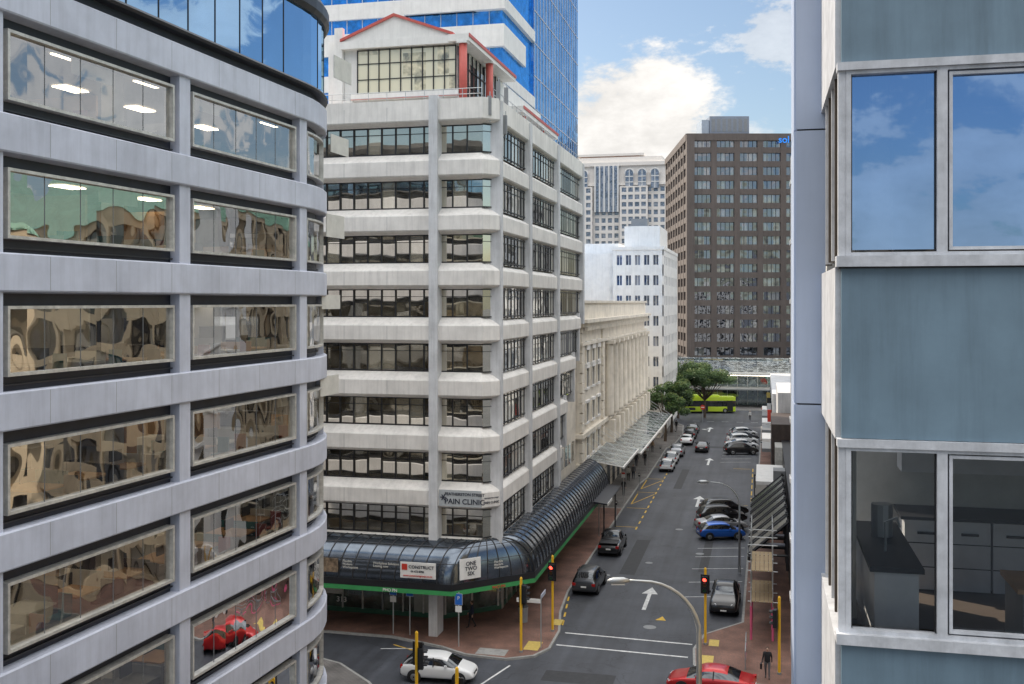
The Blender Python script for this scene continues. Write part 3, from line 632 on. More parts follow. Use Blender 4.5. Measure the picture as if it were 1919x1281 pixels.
# ------------------------------------------------------------------ white mid-rise, hotel, dark tower
GW=glass('small_windows',tint=(.5,.58,.7),base=(.07,.08,.11),refl=.25,pane=(1.3,1.3,3.1),blind=.3,blindcol=(.35,.36,.4))
wb_=Obj('white_apartment_building')
wb_.box('body',WHITE,-30,-15.3,160.6,185,0,28.5)
grid(wb_,(-22.5,160),(-14.9,160),1,29,5,9,.6,1.6,.2,WHITE,GW,2,WHITE)
grid(wb_,(-14.9,160),(-14.9,186),1,29,9,9,1.2,1.7,.2,WHITE,GW)
grid(wb_,(-31,161.2),(-22.6,161.2),1,25.5,5,8,.7,1.7,.2,WHITE,GW)
wb_.box('roof_block',WHITE,-21,-15.5,162,175,29.2,32.8); wb_.box('roof_block',WHITE,-28,-22,163,175,26,30.2); wb_.box('parapet',WHITE,-22.7,-14.6,159.7,186,29,29.5)
wb_.box('parapet',WHITE,-31.2,-22.7,160.8,180,25.5,26)
wb_.box('roof_plant',GREYM,-20,-17.5,162.5,165,32.8,34)
wb_.finish()
ht=Obj('cream_hotel_tower')
HT=mat('hotel_cream',(.84,.79,.74),.7,var=.05)
GWH=glass('hotel_windows',tint=(.45,.52,.65),base=(.15,.17,.22),refl=.25,pane=(2,2,3.3),blind=.3,blindcol=(.35,.36,.4))
ht.box('body',HT,-92,-42,450.8,480,0,84)
grid(ht,(-92,450),(-40,450),5,71.4,18,20,1.0,1.35,.3,HT,GWH)
grid(ht,(-84,448),(-72,448),30,71,4,13,.8,1.2,.3,HT,GWH); grid(ht,(-60,448),(-48,448),30,71,4,13,.8,1.2,.3,HT,GWH)
ht.box('top_wall',HT,-92,-41,449.6,470,72,82); ht.box('cornice',HT,-93,-40,448.6,471,80,81.5)
ht.box('cornice',HT,-93,-40,448.9,471,71.5,72.4)
for xm in (-87,-81.5,-76,-56,-50.5,-45):
    pts=[(xm+1.7*cos(a),76.5+1.7*sin(a)) for a in [i*pi/8 for i in range(9)]]+[(xm-1.7,70),(xm+1.7,70)]
    ht.mesh('arched_windows',GWH,[(a,448.4,b) for a,b in pts],[tuple(range(11))])
    ht.tube('arch_mouldings',WHITE,[(xm+2.0*cos(a),448.3,76.5+2.0*sin(a)) for a in [i*pi/8 for i in range(9)]],.3,5)
    for z in (72.6,75): ht.box('arch_transoms',WHITE,xm-1.7,xm+1.7,448.2,448.39,z,z+.4)
    ht.box('arch_mullion',WHITE,xm-.15,xm+.15,448.22,448.395,70,78)
ht.box('central_bay',GWH,-71,-61,448.6,450,60,80)
for i in range(6): ht.box('central_bay_columns',WHITE,-71.2+i*2,-70.6+i*2,448.0,448.59,60,80)
ht.prism('roof_block',mat('hotel_roof_pink',(.6,.38,.3),.7),[(-78,452),(-52,452),(-52,468),(-78,468)],81.5,85.2); ht.box('roof_rail',HT,-80,-50,451,469,84.6,85.6)
ht.finish()
DT=mat('dark_tower_concrete',(.135,.11,.098),.7,var=.2,scale=.15,streak=.25)
DTG=glass('dark_tower_glass',tint=(.8,.85,.95),base=(.02,.022,.028),refl=.28,pane=(1.2,1.2,3.2),off=(0,0,-2),blind=.25,blindcol=(.22,.22,.2),wav=.06,tilt=.05)
dt=Obj('dark_office_tower')
A=(-16.8,242.8); B=(10.4,249.4); D=(-25.4,285)
dt.prism('core',DT,[offs([A,B],-.6)[0],offs([A,B],-.6)[1],(8,285),(-24,284)],0,58.6)
grid(dt,A,B,8,59.2,5,16,1.3,1.3,.35,DT,DTG,4,BLACK)
grid(dt,D,A,8,59.2,8,16,1.3,1.3,.35,DT,DTG,3,BLACK)
dt.ob('parapet',DT,A,B,-.3,28.5,-1,.5,58.2,59.8); dt.ob('parapet',DT,D,A,0,43.3,-1,.52,58.2,59.8)
dt.ob('shaft',DT,A,B,-.4,1.4,-.3,1.0,5,59.5)
dt.ob('plant_room',mat('plant_grey',(.25,.28,.34),.5),A,B,5.4,14.6,-9,-2,59.8,64.2)
dt.ob('plant_room',mat('plant_white',(.4,.45,.52),.4),A,B,3.6,5.3,-9,-2.2,59.8,63.4)
for i in range(7): dt.ob('plant_louvres',GREYM,A,B,5.9+i*1.25,6.7+i*1.25,-2.02,-1.96,60.6,63.6)
dt.text('sol',mat('sign_sky_blue',(.02,.25,.85),.4,emit=.5),(B[0]-6.9,B[1]-2.8,57.6),2.2,rz=13.6,ax='LEFT')
dt.finish()

bs=Obj('bus_station')
GH=glass('station_glass',tint=(.75,.85,.9),base=(.09,.11,.11),refl=.3,pane=(2,2,3),blind=.15,blindcol=(.4,.35,.22))
bs.box('glass_wall',GH,-24,20,216,216.2,0,6.6); bs.box('upper_glass',GH,-24,20,220,220.2,6,9.2)
bs.hexa('glass_roof',TG,[(-26,212,6.9),(22,212,6.9),(22,222,9.3),(-26,222,9.3),(-26,212,7.0),(22,212,7.0),(22,222,9.4),(-26,222,9.4)])
for i in range(25):
    x=-25+i*2; bs.tube('roof_ribs',WHITE,[(x,211.9,6.85),(x,222,9.3)],.06,5); bs.tube('wall_mullions',STEEL,[(x,215.9,0),(x,215.9,7)],.07,5)
bs.box('fascia',WHITE,-26,22,211.7,211.95,6.6,7.0); bs.box('lower_canopy',GREYM,-24,20,210,216,3.6,3.85)
bs.box('hall_lights',CL,-20,16,214,214.3,6.2,6.25)
bs.box('rear_hall',GREYM,-24,20,222.3,236,0,8); bs.finish()
def block(name,x0,x1,y0,y1,h,m,gm,nx,ny,nz,roof=None,sp=1.5,pw=.9):
    b=Obj(name)
    b.box('body',m,x0+.6,x1-.6,y0+.6,y1-.6,0,h-.2)
    grid(b,(x0,y0),(x1,y0),.2,h,nx,nz,pw,sp,.2,m,gm,2); grid(b,(x1,y0),(x1,y1),.2,h,ny,nz,pw,sp,.2,m,gm,2)
    grid(b,(x1,y1),(x0,y1),.2,h,nx,nz,pw,sp,.2,m,gm,2); grid(b,(x0,y1),(x0,y0),.2,h,ny,nz,pw,sp,.2,m,gm,2)
    if roof:
        i=min(x1-x0,y1-y0)*.3; z=h+roof
        b.mesh('roof',GREENR,[(x0-.3,y0-.3,h),(x1+.3,y0-.3,h),(x1+.3,y1+.3,h),(x0-.3,y1+.3,h),(x0+i,y0+i,z),(x1-i,y0+i,z),(x1-i,y1-i,z),(x0+i,y1-i,z)],[(0,1,5,4),(1,2,6,5),(2,3,7,6),(3,0,4,7),(4,5,6,7)])
        k=int((y1-y0)/.6)
        for j in range(k):
            yy=y0+(y1-y0)*j/k; t=min(1,min(yy-y0,y1-yy)/i)
            b.tube('roof_seams',GREENR,[(x0-.3,yy,h+.05),(x0+i*t,yy,h+roof*t+.05)],.06,4)
    else: b.box('parapet',m,x0-.2,x1+.2,y0-.2,y1+.2,h,h+.6)
    return b.finish()
RG=glass('reflected_windows',tint=(.7,.75,.8),base=(.02,.02,.025),refl=.15,pane=(1.5,1.5,3.3),blind=.25,blindcol=(.3,.28,.24))
block('tan_office_building',4.4,30,66,112,27.5,CREAM2,RG,8,26,8,roof=6,sp=1.1,pw=.6)
block('cream_office_building',3.2,26,22,47,25,CREAM2,RG,8,15,7,roof=6,sp=1.1,pw=.6)
block('grey_office_building',6,30,114,180,24,CONCP,RG,8,20,7)
block('office_block',-64,-30,-60,-22,40,CREAMN,RG,10,12,11)
block('office_block',-62,-44,64,92,30,CONCP,RG,6,9,8)
block('office_block',-60,-32,100,150,24,CONCP,RG,8,12,6)
nb=Obj('narrow_white_building')
nb.box('front_pier',WHITE,1.62,2.2,63,64.6,0,29.6); nb.box('body',WHITE,2.2,4.3,63.2,65.6,0,29.4)
for k in range(8): nb.box('ledges',WHITE,1.55,4.3,62.9,64.7,3.4+k*3.5,3.65+k*3.5)
nb.finish()
block('distant_office_block',22,60,230,270,52,CONCP,RG,9,8,15)
block('distant_office_block',-75,-32,200,240,30,WHITE,RG,9,8,9)

# ------------------------------------------------------------------ right side verandas, scaffold, kiosks
rv=Obj('sawtooth_glass_awning')
for i in range(7):
    y=72+i*2.9
    rv.hexa('panes',CAN,[(-.9,y,4.0),(1.6,y,6.2),(1.6,y+2.2,6.2),(-.9,y+2.2,4.0),(-.9,y,4.06),(1.6,y,6.26),(1.6,y+2.2,6.26),(-.9,y+2.2,4.06)])
    for yy in (y,y+2.2):
        rv.tube('frames',BLACK,[(-.95,yy,3.95),(1.7,yy,6.3)],.12,6); rv.tube('frames',BLACK,[(-.9,yy,4.0),(1.7,yy,4.0)],.09,6); rv.tube('frames',BLACK,[(1.6,yy,3),(1.6,yy,6.4)],.09,6)
    rv.box('panel',LPAINT,-.2,1.5,y+2.25,y+2.85,4.1,4.2)
rv.box('beam',BLACK,-1.0,-.8,71.5,92.5,3.7,3.95); rv.finish()
rw=Obj('shop_building')
rw.box('wall',mat('brown_wall',(.08,.06,.055),.7,var=.3,streak=.3),.9,4.3,112.2,124,0,8.2)
rw.box('lower_wall',BLACK,1.9,4.3,66,112,0,6.6); rw.box('canopy',WHITE,-.6,2.6,96,106,4.6,4.9); rw.box('canopy_trim',BLACK,-.65,-.6,96,106,4.3,4.9)
rw.box('ducts',GREYM,.9,2.2,94,96,4.5,6.2); rw.box('ducts',ALU,1.2,2,107,111,4.5,6.5)
rw.box('upper',CONCP,1.7,5.9,124.2,140,0,10.5); rw.box('upper',CONCP,1.2,5.9,140.2,180,0,9.0)
for i in range(6): rw.box('canopy',WHITE if i%2 else GREYM,-.1,2.2,125+i*9,131+i*9,3.5,3.9)
for i in range(8): rw.box('windows',DG,1.12,1.19,142+i*4.6,145+i*4.6,4.6,7.4)
for i in range(4): rw.box('signs',[REDS,WHITE,BLACK,TACT][i],.6,1.18,143+i*9,143.2+i*9,5.0,6.6)
rw.finish()
sf=Obj('scaffolding')
PK=mat('pink_wrap',(.7,.12,.25),.6); PLK=mat('scaffold_plank',(.4,.3,.18),.8)
for y in (66,68.2,70.4):
    for x in (-.7,.6):
        sf.tube('standards',STEEL,[(x,y,.13),(x,y,7.0)],.03,6); sf.tube('pink_wraps',PK,[(x,y,.13),(x,y,2.2)],.07,6)
    for z in (2.5,4.4,6.0): sf.tube('transoms',STEEL,[(-.9,y,z),(.9,y,z)],.03,6)
for z in (2.5,3.4,4.4,5.2,6.0,6.9):
    for x in (-.7,.6): sf.tube('ledgers',STEEL,[(x,65.6,z),(x,70.8,z)],.03,6)
for z in (2.56,4.46): 
    for i in range(5): sf.box('planks',PLK,-.68+i*.26,-.45+i*.26,65.7,70.7,z,z+.05)
sf.tube('braces',STEEL,[(-.72,66,2.5),(-.72,70.4,6.9)],.025,5); sf.tube('braces',STEEL,[(-.72,70.4,.3),(-.72,66,4.4)],.025,5)
for i in range(10): sf.tube('stored_tubes',STEEL,[(-.3+i*.08,72.3,4.3+i*.05),(-.3+i*.08,76.5,4.2+i*.07)],.03,5)
sf.finish()
mr=Obj('street_barrier')
for i in range(3): mr.box('rail',PK if i==0 else GREYM,-1.0,-.95,60.5+i*0,64,.5+i*.3,.56+i*.3)
for y in (60.5,62.2,64): mr.tube('post',GREYM,[(-.97,y,.13),(-.97,y,1.2)],.03)
mr.finish()

# ------------------------------------------------------------------ street furniture
RL=mat('red_lamp',(1,.05,.03),.4,emit=6); AL=mat('amber_lens',(.12,.06,.01),.3); GLn=mat('green_lens',(.01,.08,.03),.3)
def signal(x,y,h,heads):
    o=Obj('traffic_light',(x,y,.13))
    o.tube('pole',YEL,[(0,0,0),(0,0,h)],.08,10); o.tube('pole_cap',YEL,[(0,0,h),(0,0,h+.08)],[.085,.04],10); o.tube('pole_base',GREYM,[(0,0,0),(0,0,.12)],.12,10)
    for ang,z,lit in heads:
        a=radians(ang); ca,sa=cos(a),sin(a)
        def W(f,sd,zz): return (ca*f-sa*sd, sa*f+ca*sd, z+zz)
        bx=.24
        P=[W(bx-.13,-.17,0),W(bx+.1,-.17,0),W(bx+.1,.17,0),W(bx-.13,.17,0),W(bx-.13,-.17,1.0),W(bx+.1,-.17,1.0),W(bx+.1,.17,1.0),W(bx-.13,.17,1.0)]
        o.hexa('signal_head',BLACK,P)
        P=[W(bx-.15,-.27,-.08),W(bx-.132,-.27,-.08),W(bx-.132,.27,-.08),W(bx-.15,.27,-.08),W(bx-.15,-.27,1.08),W(bx-.132,-.27,1.08),W(bx-.132,.27,1.08),W(bx-.15,.27,1.08)]
        o.hexa('backboard',BLACK,P)
        for i,m in enumerate((GLn,AL,RL if lit else mat('red_lens_off',(.15,.02,.02),.3))):
            zc=.18+i*.32
            o.tube('lens_%d'%i,m,[W(bx+.09,0,zc),W(bx+.115,0,zc)],.115,14)
            V=[];F=[]
            for k in range(9):
                an=pi*k/8
                V.append(W(bx+.1,.14*cos(an),zc+.14*sin(an))); V.append(W(bx+.3,.14*cos(an),zc+.14*sin(an)))
            for k in range(8): F.append((2*k,2*k+1,2*k+3,2*k+2))
            o.mesh('hoods',BLACK,V,F)
        o.tube('bracket',BLACK,[(0,0,z+.1),W(bx-.1,0,.1)],.03,6); o.tube('bracket',BLACK,[(0,0,z+.9),W(bx-.1,0,.9)],.03,6)
    return o.finish()
signal(-14.0,60.4,4.4,[(60,2.9,False),(0,3.0,False)])
signal(-12.95,64.7,4.75,[(-95,3.3,True)])
signal(-3.4,64.4,4.6,[(-95,3.2,True)])
signal(.9,60.2,4.3,[(170,2.6,False)])
signal(-16.4,48.2,4.75,[(80,3.2,False),(10,3.0,False)])
signal(-13.1,44.0,4.7,[(80,3.2,False)])
def lamp(base,H,reach,ang,r=.09):
    o=Obj('street_lamp',(base[0],base[1],.13),radians(ang)); n=9
    P=[(0,0,0),(0,0,H-reach*.75)]
    for i in range(1,n+1):
        t=i/n*pi/2; P.append((reach*.8*(1-cos(t)),0,H-reach*.75+reach*.75*sin(t)))
    P.append((reach,0,H+.03)); R_=[r*1.25,r]+[r*(1-.5*i/n) for i in range(1,n+1)]+[r*.45]
    o.tube('curved_column',STEEL,P,R_,12)
    o.tube('lamp_head',STEEL,[(reach-.1,0,H+.02),(reach+.15,0,H+.03),(reach+.55,0,H+.02),(reach+.8,0,H-.01)],[.06,.13,.14,.06],10)
    o.box('lens',mat('lamp_lens',(.7,.7,.68),.2),reach+.1,reach+.65,-.09,.09,H-.14,H-.09)
    o.tube('base',GREYM,[(0,0,0),(0,0,.5)],r*1.6,12); return o.finish(smooth=('curved_column','lamp_head'))
lamp((-2.5,42.6),9.6,2.9,193.5,.11)
lamp((-1.75,82.2),6.9,2.4,185,.07)
BLUE=mat('parking_blue',(.02,.15,.6),.4)
def psign(x,y,h,txt='P',two=False):
    o=Obj('parking_sign',(x,y,.13)); o.tube('post',STEEL,[(0,0,0),(0,0,h)],.04,8)
    o.box('plate',BLUE,-.22,.22,-.05,-.035,h-.75,h-.1); o.text(txt,WHITE,(0,-.055,h-.45),.3)
    o.box('plate_edge',WHITE,-.24,.24,-.034,-.028,h-.77,h-.08)
    if two: o.box('lower_plate',WHITE,-.2,.2,-.05,-.035,h-1.2,h-.82)
    return o.finish()
psign(-22.6,61.9,3.2,two=True); psign(-21.5,61.9,3.2); psign(-17.9,60.5,3.3,two=True)
o=Obj('street_name_sign',(-13.0,61.4,.13)); o.tube('post',STEEL,[(0,0,0),(0,0,3.1)],.035,8); o.box('blade',WHITE,-1.5,0,-.02,.02,2.7,2.95); o.box('blade',LPAINT,-.02,.02,0,1.3,2.95,3.2); o.finish()
for x,y in ((-13.9,101),(-13.6,118),(-13.4,141),(-12.9,160),(-.4,120),(-.2,150)):
    o=Obj('parking_meter',(x,y,.13)); o.tube('post',GREYM,[(0,0,0),(0,0,1.1)],.035,8); o.box('head',DARKM,-.12,.12,-.09,.09,1.1,1.5); o.box('face',WHITE,-.08,.08,-.095,-.09,1.3,1.42); o.finish(bevel=.02)
for x,y in ((-14.2,92),(-14.1,108),(-13.8,128)):
    o=Obj('sign_pole',(x,y,.13)); o.tube('post',STEEL,[(0,0,0),(0,0,3.3)],.035,8); o.box('plate',WHITE,-.2,.2,-.05,-.035,2.6,3.2); o.box('plate_band',REDS,-.18,.18,-.054,-.051,2.95,3.15); o.finish()
for x,y in ((-10.2,184.6),(.2,185)):
    o=Obj('no_entry_sign',(x,y,0.0)); o.tube('post',STEEL,[(0,0,0),(0,0,2.9)],.04,8)
    o.tube('disc',REDS,[(0,-.06,2.6),(0,-.03,2.6)],.42,20); o.box('bar',WHITE,-.28,.28,-.075,-.062,2.53,2.67); o.finish()
o=Obj('litter_bin',(-15.2,66.2,.13)); o.tube('body',GREYM,[(0,0,0),(0,0,1.0)],[.28,.33],16); o.tube('lid',BLACK,[(0,0,1.0),(0,0,1.15)],[.35,.2],16); o.finish()
o=Obj('advertising_kiosk',(-.2,113.5,.13)); o.box('case',DARKM,-.7,.7,-.2,.2,0,2.6); o.box('panel',offw,-.6,.6,-.22,-.2,.4,2.4); o.finish(bevel=.02)

# ------------------------------------------------------------------ vehicles
TYRE=mat('tyre',(.012,.012,.013),.8); RIM=mat('alloy_rim',(.4,.41,.42),.3,metal=.8); CG=glass('car_glass',tint=(.8,.85,.9),base=(.01,.01,.012),refl=.12,pane=(9,9,9),wav=.0)
TAIL=mat('tail_lamp',(.4,.01,.01),.25); HEADL=mat('head_lamp',(.75,.77,.8),.15)
def paint(name,c,metal=.4):
    if name in MC: return MC[name]
    m,nt,out=_nt(name); p=nt.nodes.new('ShaderNodeBsdfPrincipled'); p.inputs['Base Color'].default_value=(*c,1); p.inputs['Metallic'].default_value=metal; p.inputs['Roughness'].default_value=.32; p.inputs['Coat Weight'].default_value=.6; p.inputs['Coat Roughness'].default_value=.06
    tc=nt.nodes.new('ShaderNodeTexCoord'); n=nt.nodes.new('ShaderNodeTexNoise'); n.inputs['Scale'].default_value=3; nt.links.new(tc.outputs['Object'],n.inputs['Vector'])
    r=nt.nodes.new('ShaderNodeMapRange'); r.inputs[3].default_value=.25; r.inputs[4].default_value=.42; nt.links.new(n.outputs[0],r.inputs[0]); nt.links.new(r.outputs[0],p.inputs['Roughness'])
    nt.links.new(p.outputs[0],out.inputs[0]); MC[name]=m; return m
KINDS={
 'suv':(4.6,1.86,[(-.5,.62,.64,.80,.72),(-.492,.98,1.0,.92,.8),(-.455,1.04,1.2,.96,.74),(-.39,1.05,1.60,.98,.70),(-.15,1.03,1.68,1,.72),(.05,1.01,1.66,1,.72),(.13,1.0,1.56,1,.72),(.27,1.0,1.06,.99,.78),(.42,.9,.93,.96,.78),(.485,.74,.76,.88,.7),(.5,.5,.52,.8,.68)]),
 'hatch':(4.15,1.74,[(-.5,.6,.62,.80,.72),(-.49,.88,.9,.92,.8),(-.44,.95,1.15,.96,.74),(-.34,.95,1.42,.98,.70),(-.12,.93,1.48,1,.72),(.06,.91,1.46,1,.72),(.13,.9,1.36,1,.72),(.29,.9,.95,.99,.78),(.43,.78,.81,.96,.78),(.488,.62,.64,.86,.7),(.5,.42,.44,.78,.66)]),
 'sedan':(4.7,1.82,[(-.5,.6,.62,.80,.72),(-.49,.9,.92,.9,.8),(-.4,.96,.98,.96,.78),(-.34,.96,1.04,.98,.74),(-.2,.95,1.38,1,.68),(-.05,.93,1.43,1,.70),(.05,.91,1.41,1,.70),(.1,.9,1.34,1,.70),(.26,.89,.93,.99,.78),(.42,.77,.79,.96,.78),(.488,.6,.62,.86,.7),(.5,.42,.44,.78,.66)]),
 'pickup':(5.3,1.9,[(-.5,.55,.57,.9,.85),(-.495,1.05,1.07,.95,.88),(-.2,1.08,1.10,.97,.88),(-.17,1.08,1.30,.98,.78),(-.15,1.1,1.76,.98,.74),(0,1.08,1.8,1,.74),(.1,1.07,1.77,1,.74),(.15,1.06,1.66,1,.74),(.26,1.06,1.14,.99,.8),(.43,1.0,1.03,.96,.8),(.49,.85,.87,.92,.76),(.5,.55,.57,.84,.7)]),
}
def car(x,y,rot,kind,pm,name='parked_car'):
    L,W,S=KINDS[kind]; w=W/2
    e=Obj(name,(x,y,.01),radians(rot))
    V=[];F=[];MI=[]
    for fx,belt,top,wf,rf in S:
        X=fx*L; ww=w*wf; cab=top-belt>.1
        lo=.24 if abs(fx)<.47 else .34
        half=[(0,lo),(ww*.86,lo),(ww*.97,lo+.12),(ww,(lo+belt)/2+.05),(ww*.985,belt-.07),(ww*.93,belt),(w*rf if cab else ww*.80,top-(.06 if cab else .0)),(w*rf*.8,top),(0,top+(.03 if cab else .02))]
        ring=[(X,a,b) for a,b in half]+[(X,-a,b) for a,b in half[-2:0:-1]]
        V+=ring
    k=16
    for i in range(len(S)-1):
        c0=S[i][2]-S[i][1]>.1; c1=S[i+1][2]-S[i+1][1]>.1
        for j in range(k):
            F.append((i*k+j,i*k+(j+1)%k,(i+1)*k+(j+1)%k,(i+1)*k+j))
            jj=j if j<8 else 15-j
            gl=0
            steep=abs(S[i+1][2]-S[i][2])>.22
            if jj==5 and (c0 or c1): gl=1
            if jj in (6,7) and steep and (c0 or c1): gl=1
            if jj==0: gl=2
            MI.append(gl)
    F.append(tuple(range(k))[::-1]); MI.append(0); F.append(tuple(range((len(S)-1)*k,len(S)*k))); MI.append(0)
    me=bpy.data.meshes.new('body'); me.from_pydata(V,[],F)
    for m in (pm,CG,BLACK): me.materials.append(m)
    for p,mi in zip(me.polygons,MI): p.material_index=mi
    bm=bmesh.new(); bm.from_mesh(me); bmesh.ops.recalc_face_normals(bm,faces=bm.faces); bm.to_mesh(me); bm.free(); me.shade_smooth()
    b=bpy.data.objects.new('body',me); C.objects.link(b); sm=b.modifiers.new('s','SUBSURF'); sm.levels=2; sm.render_levels=2; e.extra.append(b)
    wr=.36 if kind in('suv','pickup') else .32
    for fx in (-.30,.31):
        for sd in (-1,1):
            yy=sd*w
            e.tube('wheel_arches',BLACK,[(fx*L,yy*.80,wr+.02),(fx*L,yy*1.003,wr+.02)],wr+.07,20)
            e.tube('tyres',TYRE,[(fx*L,yy*.78,wr),(fx*L,yy*.99,wr),(fx*L,yy*1.02,wr)],[wr,wr,wr*.93],20)
            e.tube('rims',RIM,[(fx*L,yy*1.0,wr),(fx*L,yy*1.026,wr)],wr*.62,10)
            e.tube('hubs',BLACK,[(fx*L,yy*1.0,wr),(fx*L,yy*1.03,wr)],wr*.18,8)
    bf=S[-3][1]
    for sd in (-1,1):
        e.hexa('head_lamps',HEADL,[(L*.44,sd*w*.62,bf-.22),(L*.492,sd*w*.5,bf-.24),(L*.47,sd*w*.86,bf-.2),(L*.42,sd*w*.93,bf-.18),(L*.44,sd*w*.62,bf-.09),(L*.488,sd*w*.5,bf-.14),(L*.462,sd*w*.84,bf-.1),(L*.41,sd*w*.92,bf-.07)])
        e.box('tail_lamps',TAIL,-L*.497,-L*.455,sd*w*.62 if sd>0 else -w*.9,w*.9 if sd>0 else -w*.62,.72,.92)
        mx=.14*L; e.box('mirrors',pm,mx-.09,mx+.07,(w*1.0 if sd>0 else -w*1.13),(w*1.13 if sd>0 else -w*1.0),S[5][1]+.02,S[5][1]+.17)
        px=-.04*L; bz=S[5][1]; tz=S[5][2]
        e.tube('pillars',BLACK,[(px,sd*w*.955,bz),(px-.02,sd*w*(S[5][4]+.03),tz-.08)],.035,5)
    e.box('grille',BLACK,L*.478,L*.497,-w*.42,w*.42,.42,.6); e.box('number_plate',WHITE,L*.495,L*.503,-.2,.2,.4,.5)
    e.box('number_plate',WHITE,-L*.503,-L*.497,-.2,.2,.6,.72); e.box('bumper_trim',BLACK,-L*.5,-L*.485,-w*.8,w*.8,.34,.46)
    if kind=='pickup': e.box('tray',BLACK,-L*.47,-L*.19,-w*.78,w*.78,1.06,1.145)
    e.finish(smooth=('tyres','rims'),bevel=.015)
Pg=paint('paint_grey',(.05,.055,.065)); Pk=paint('paint_black',(.006,.006,.008),.2); Pw=paint('paint_white',(.75,.76,.77),0); Pb=paint('paint_blue',(.02,.13,.55)); Pr=paint('paint_red',(.5,.012,.015)); Ps=paint('paint_silver',(.4,.41,.43),.6)
car(-12.35,75.6,88,'suv',Pg); car(-12.35,87.6,90,'pickup',Pk); car(-2.5,73.2,-91,'pickup',Pk)
car(-3.6,94.2,18,'hatch',Pb); car(-3.7,97.6,18,'sedan',Ps); car(-3.8,101.2,16,'suv',Pk); car(-3.7,104.6,16,'suv',Pk)
car(-11.6,131,90,'hatch',Pw); car(-11.6,137.5,90,'hatch',Pw); car(-11.4,144,90,'suv',Ps); car(-8.3,149,90,'sedan',Pk,'moving_car')
car(-10.9,156,90,'sedan',Pw); car(-10.9,163,90,'suv',Pk); car(-10.9,170,90,'sedan',Pg)
car(-2.9,147,16,'suv',Pk); car(-2.9,152.5,16,'sedan',Pw); car(-2.9,157,16,'suv',Pw); car(-2.9,162,16,'sedan',Pg); car(-2.9,166.5,16,'hatch',Pw)
car(-17.5,55.4,3,'hatch',Pw,'car'); car(-2.7,57.0,176,'sedan',Pr,'car')
def bus(x,y,rot,L=11.6):
    e=Obj('city_bus',(x,y,0),radians(rot)); Y=paint('bus_lime',(.5,.66,.03),0)
    e.box('body',Y,-L/2,L/2,-1.25,1.25,.35,1.25); e.box('body',Y,-L/2,L/2,-1.25,1.25,2.35,3.1); e.box('window_band',CG,-L/2+.03,L/2-.03,-1.22,1.22,1.24,2.36)
    e.box('roof_pods',Y,-L/2+.8,L/2-3,-1.0,1.0,3.1,3.4); e.box('skirt',BLACK,-L/2+.1,L/2-.1,-1.2,1.2,.22,.36)
    for i in range(8): 
        for s_ in (-1.235,1.215): e.box('pillars',BLACK,-L/2+.6+i*1.45,-L/2+.68+i*1.45,s_,s_+.02,1.25,2.35)
    e.box('doors',BLACK,L/2-1.6,L/2-.5,-1.27,-1.24,.4,2.4); e.box('doors',BLACK,-.6,.6,-1.27,-1.24,.4,2.4)
    e.box('stripe',DARKM,-L/2,-L/2+4,-1.262,-1.252,.6,1.1)
    for fx in (-.28,.33):
        for s_ in (-1,1): e.tube('tyres',TYRE,[(fx*L,s_*1.0,.48),(fx*L,s_*1.27,.48)],.48,18); e.tube('rims',RIM,[(fx*L,s_*1.2,.48),(fx*L,s_*1.285,.48)],.26,12)
    e.box('windscreen',CG,L/2,L/2+.02,-1.1,1.1,1.1,2.7); e.finish(bevel=.04)
bus(-10.9,200.5,13.5); bus(3.5,196,80,10)

# ------------------------------------------------------------------ trees
def tree(name,x,y,h,r,seed,n=5000,zmin=.45,nc=17):
    rnd=random.Random(seed); o=Obj(name,(x,y,.1)); bark=mat('bark',(.1,.075,.055),.9,var=.3,scale=5)
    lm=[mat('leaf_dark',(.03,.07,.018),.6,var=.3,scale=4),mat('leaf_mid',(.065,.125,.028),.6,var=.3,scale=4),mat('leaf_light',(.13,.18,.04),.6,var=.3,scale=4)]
    o.tube('trunk',bark,[(0,0,0),(.05,.03,h*.2),(-.05,.05,h*.42),(.1,0,h*.6)],[.24,.19,.14,.08],8)
    cl=[]
    for i in range(nc):
        a=rnd.uniform(0,2*pi); rr=r*rnd.uniform(.1,1)**.7; z=h*rnd.uniform(zmin,.93-.14*rr/r); cx,cy=rr*cos(a),rr*sin(a)
        o.tube('limbs',bark,[(0,0,h*.3),(cx*.5,cy*.5,h*.48),(cx,cy,z)],[.1,.06,.02],5); cl.append((cx,cy,z,min(r*rnd.uniform(.25,.42),1.5)))
    for i in range(n):
        cx,cy,z,cr=rnd.choice(cl); v=Vector((rnd.gauss(0,1),rnd.gauss(0,1),rnd.gauss(0,.7))).normalized()*cr*(rnd.random()**.4)
        v.z*=.75
        p=Vector((cx,cy,z))+v; s_=rnd.uniform(.1,.23); a=Vector((rnd.gauss(0,1),rnd.gauss(0,1),rnd.gauss(0,1))).normalized(); b=a.orthogonal().normalized()
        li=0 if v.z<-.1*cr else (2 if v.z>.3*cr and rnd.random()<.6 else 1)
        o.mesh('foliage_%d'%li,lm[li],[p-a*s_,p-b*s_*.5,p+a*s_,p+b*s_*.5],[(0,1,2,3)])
    o.finish()
tree('street_tree',-14.2,157,10.2,3.1,1,7000,.4,20); tree('street_tree',-14.8,189,11.2,5.4,2,11000,.58,30); tree('street_tree',-10.2,191,10.4,4.8,3,9000,.6,26); tree('street_tree',-14.2,168,9.6,3.2,4,6500,.4,20)

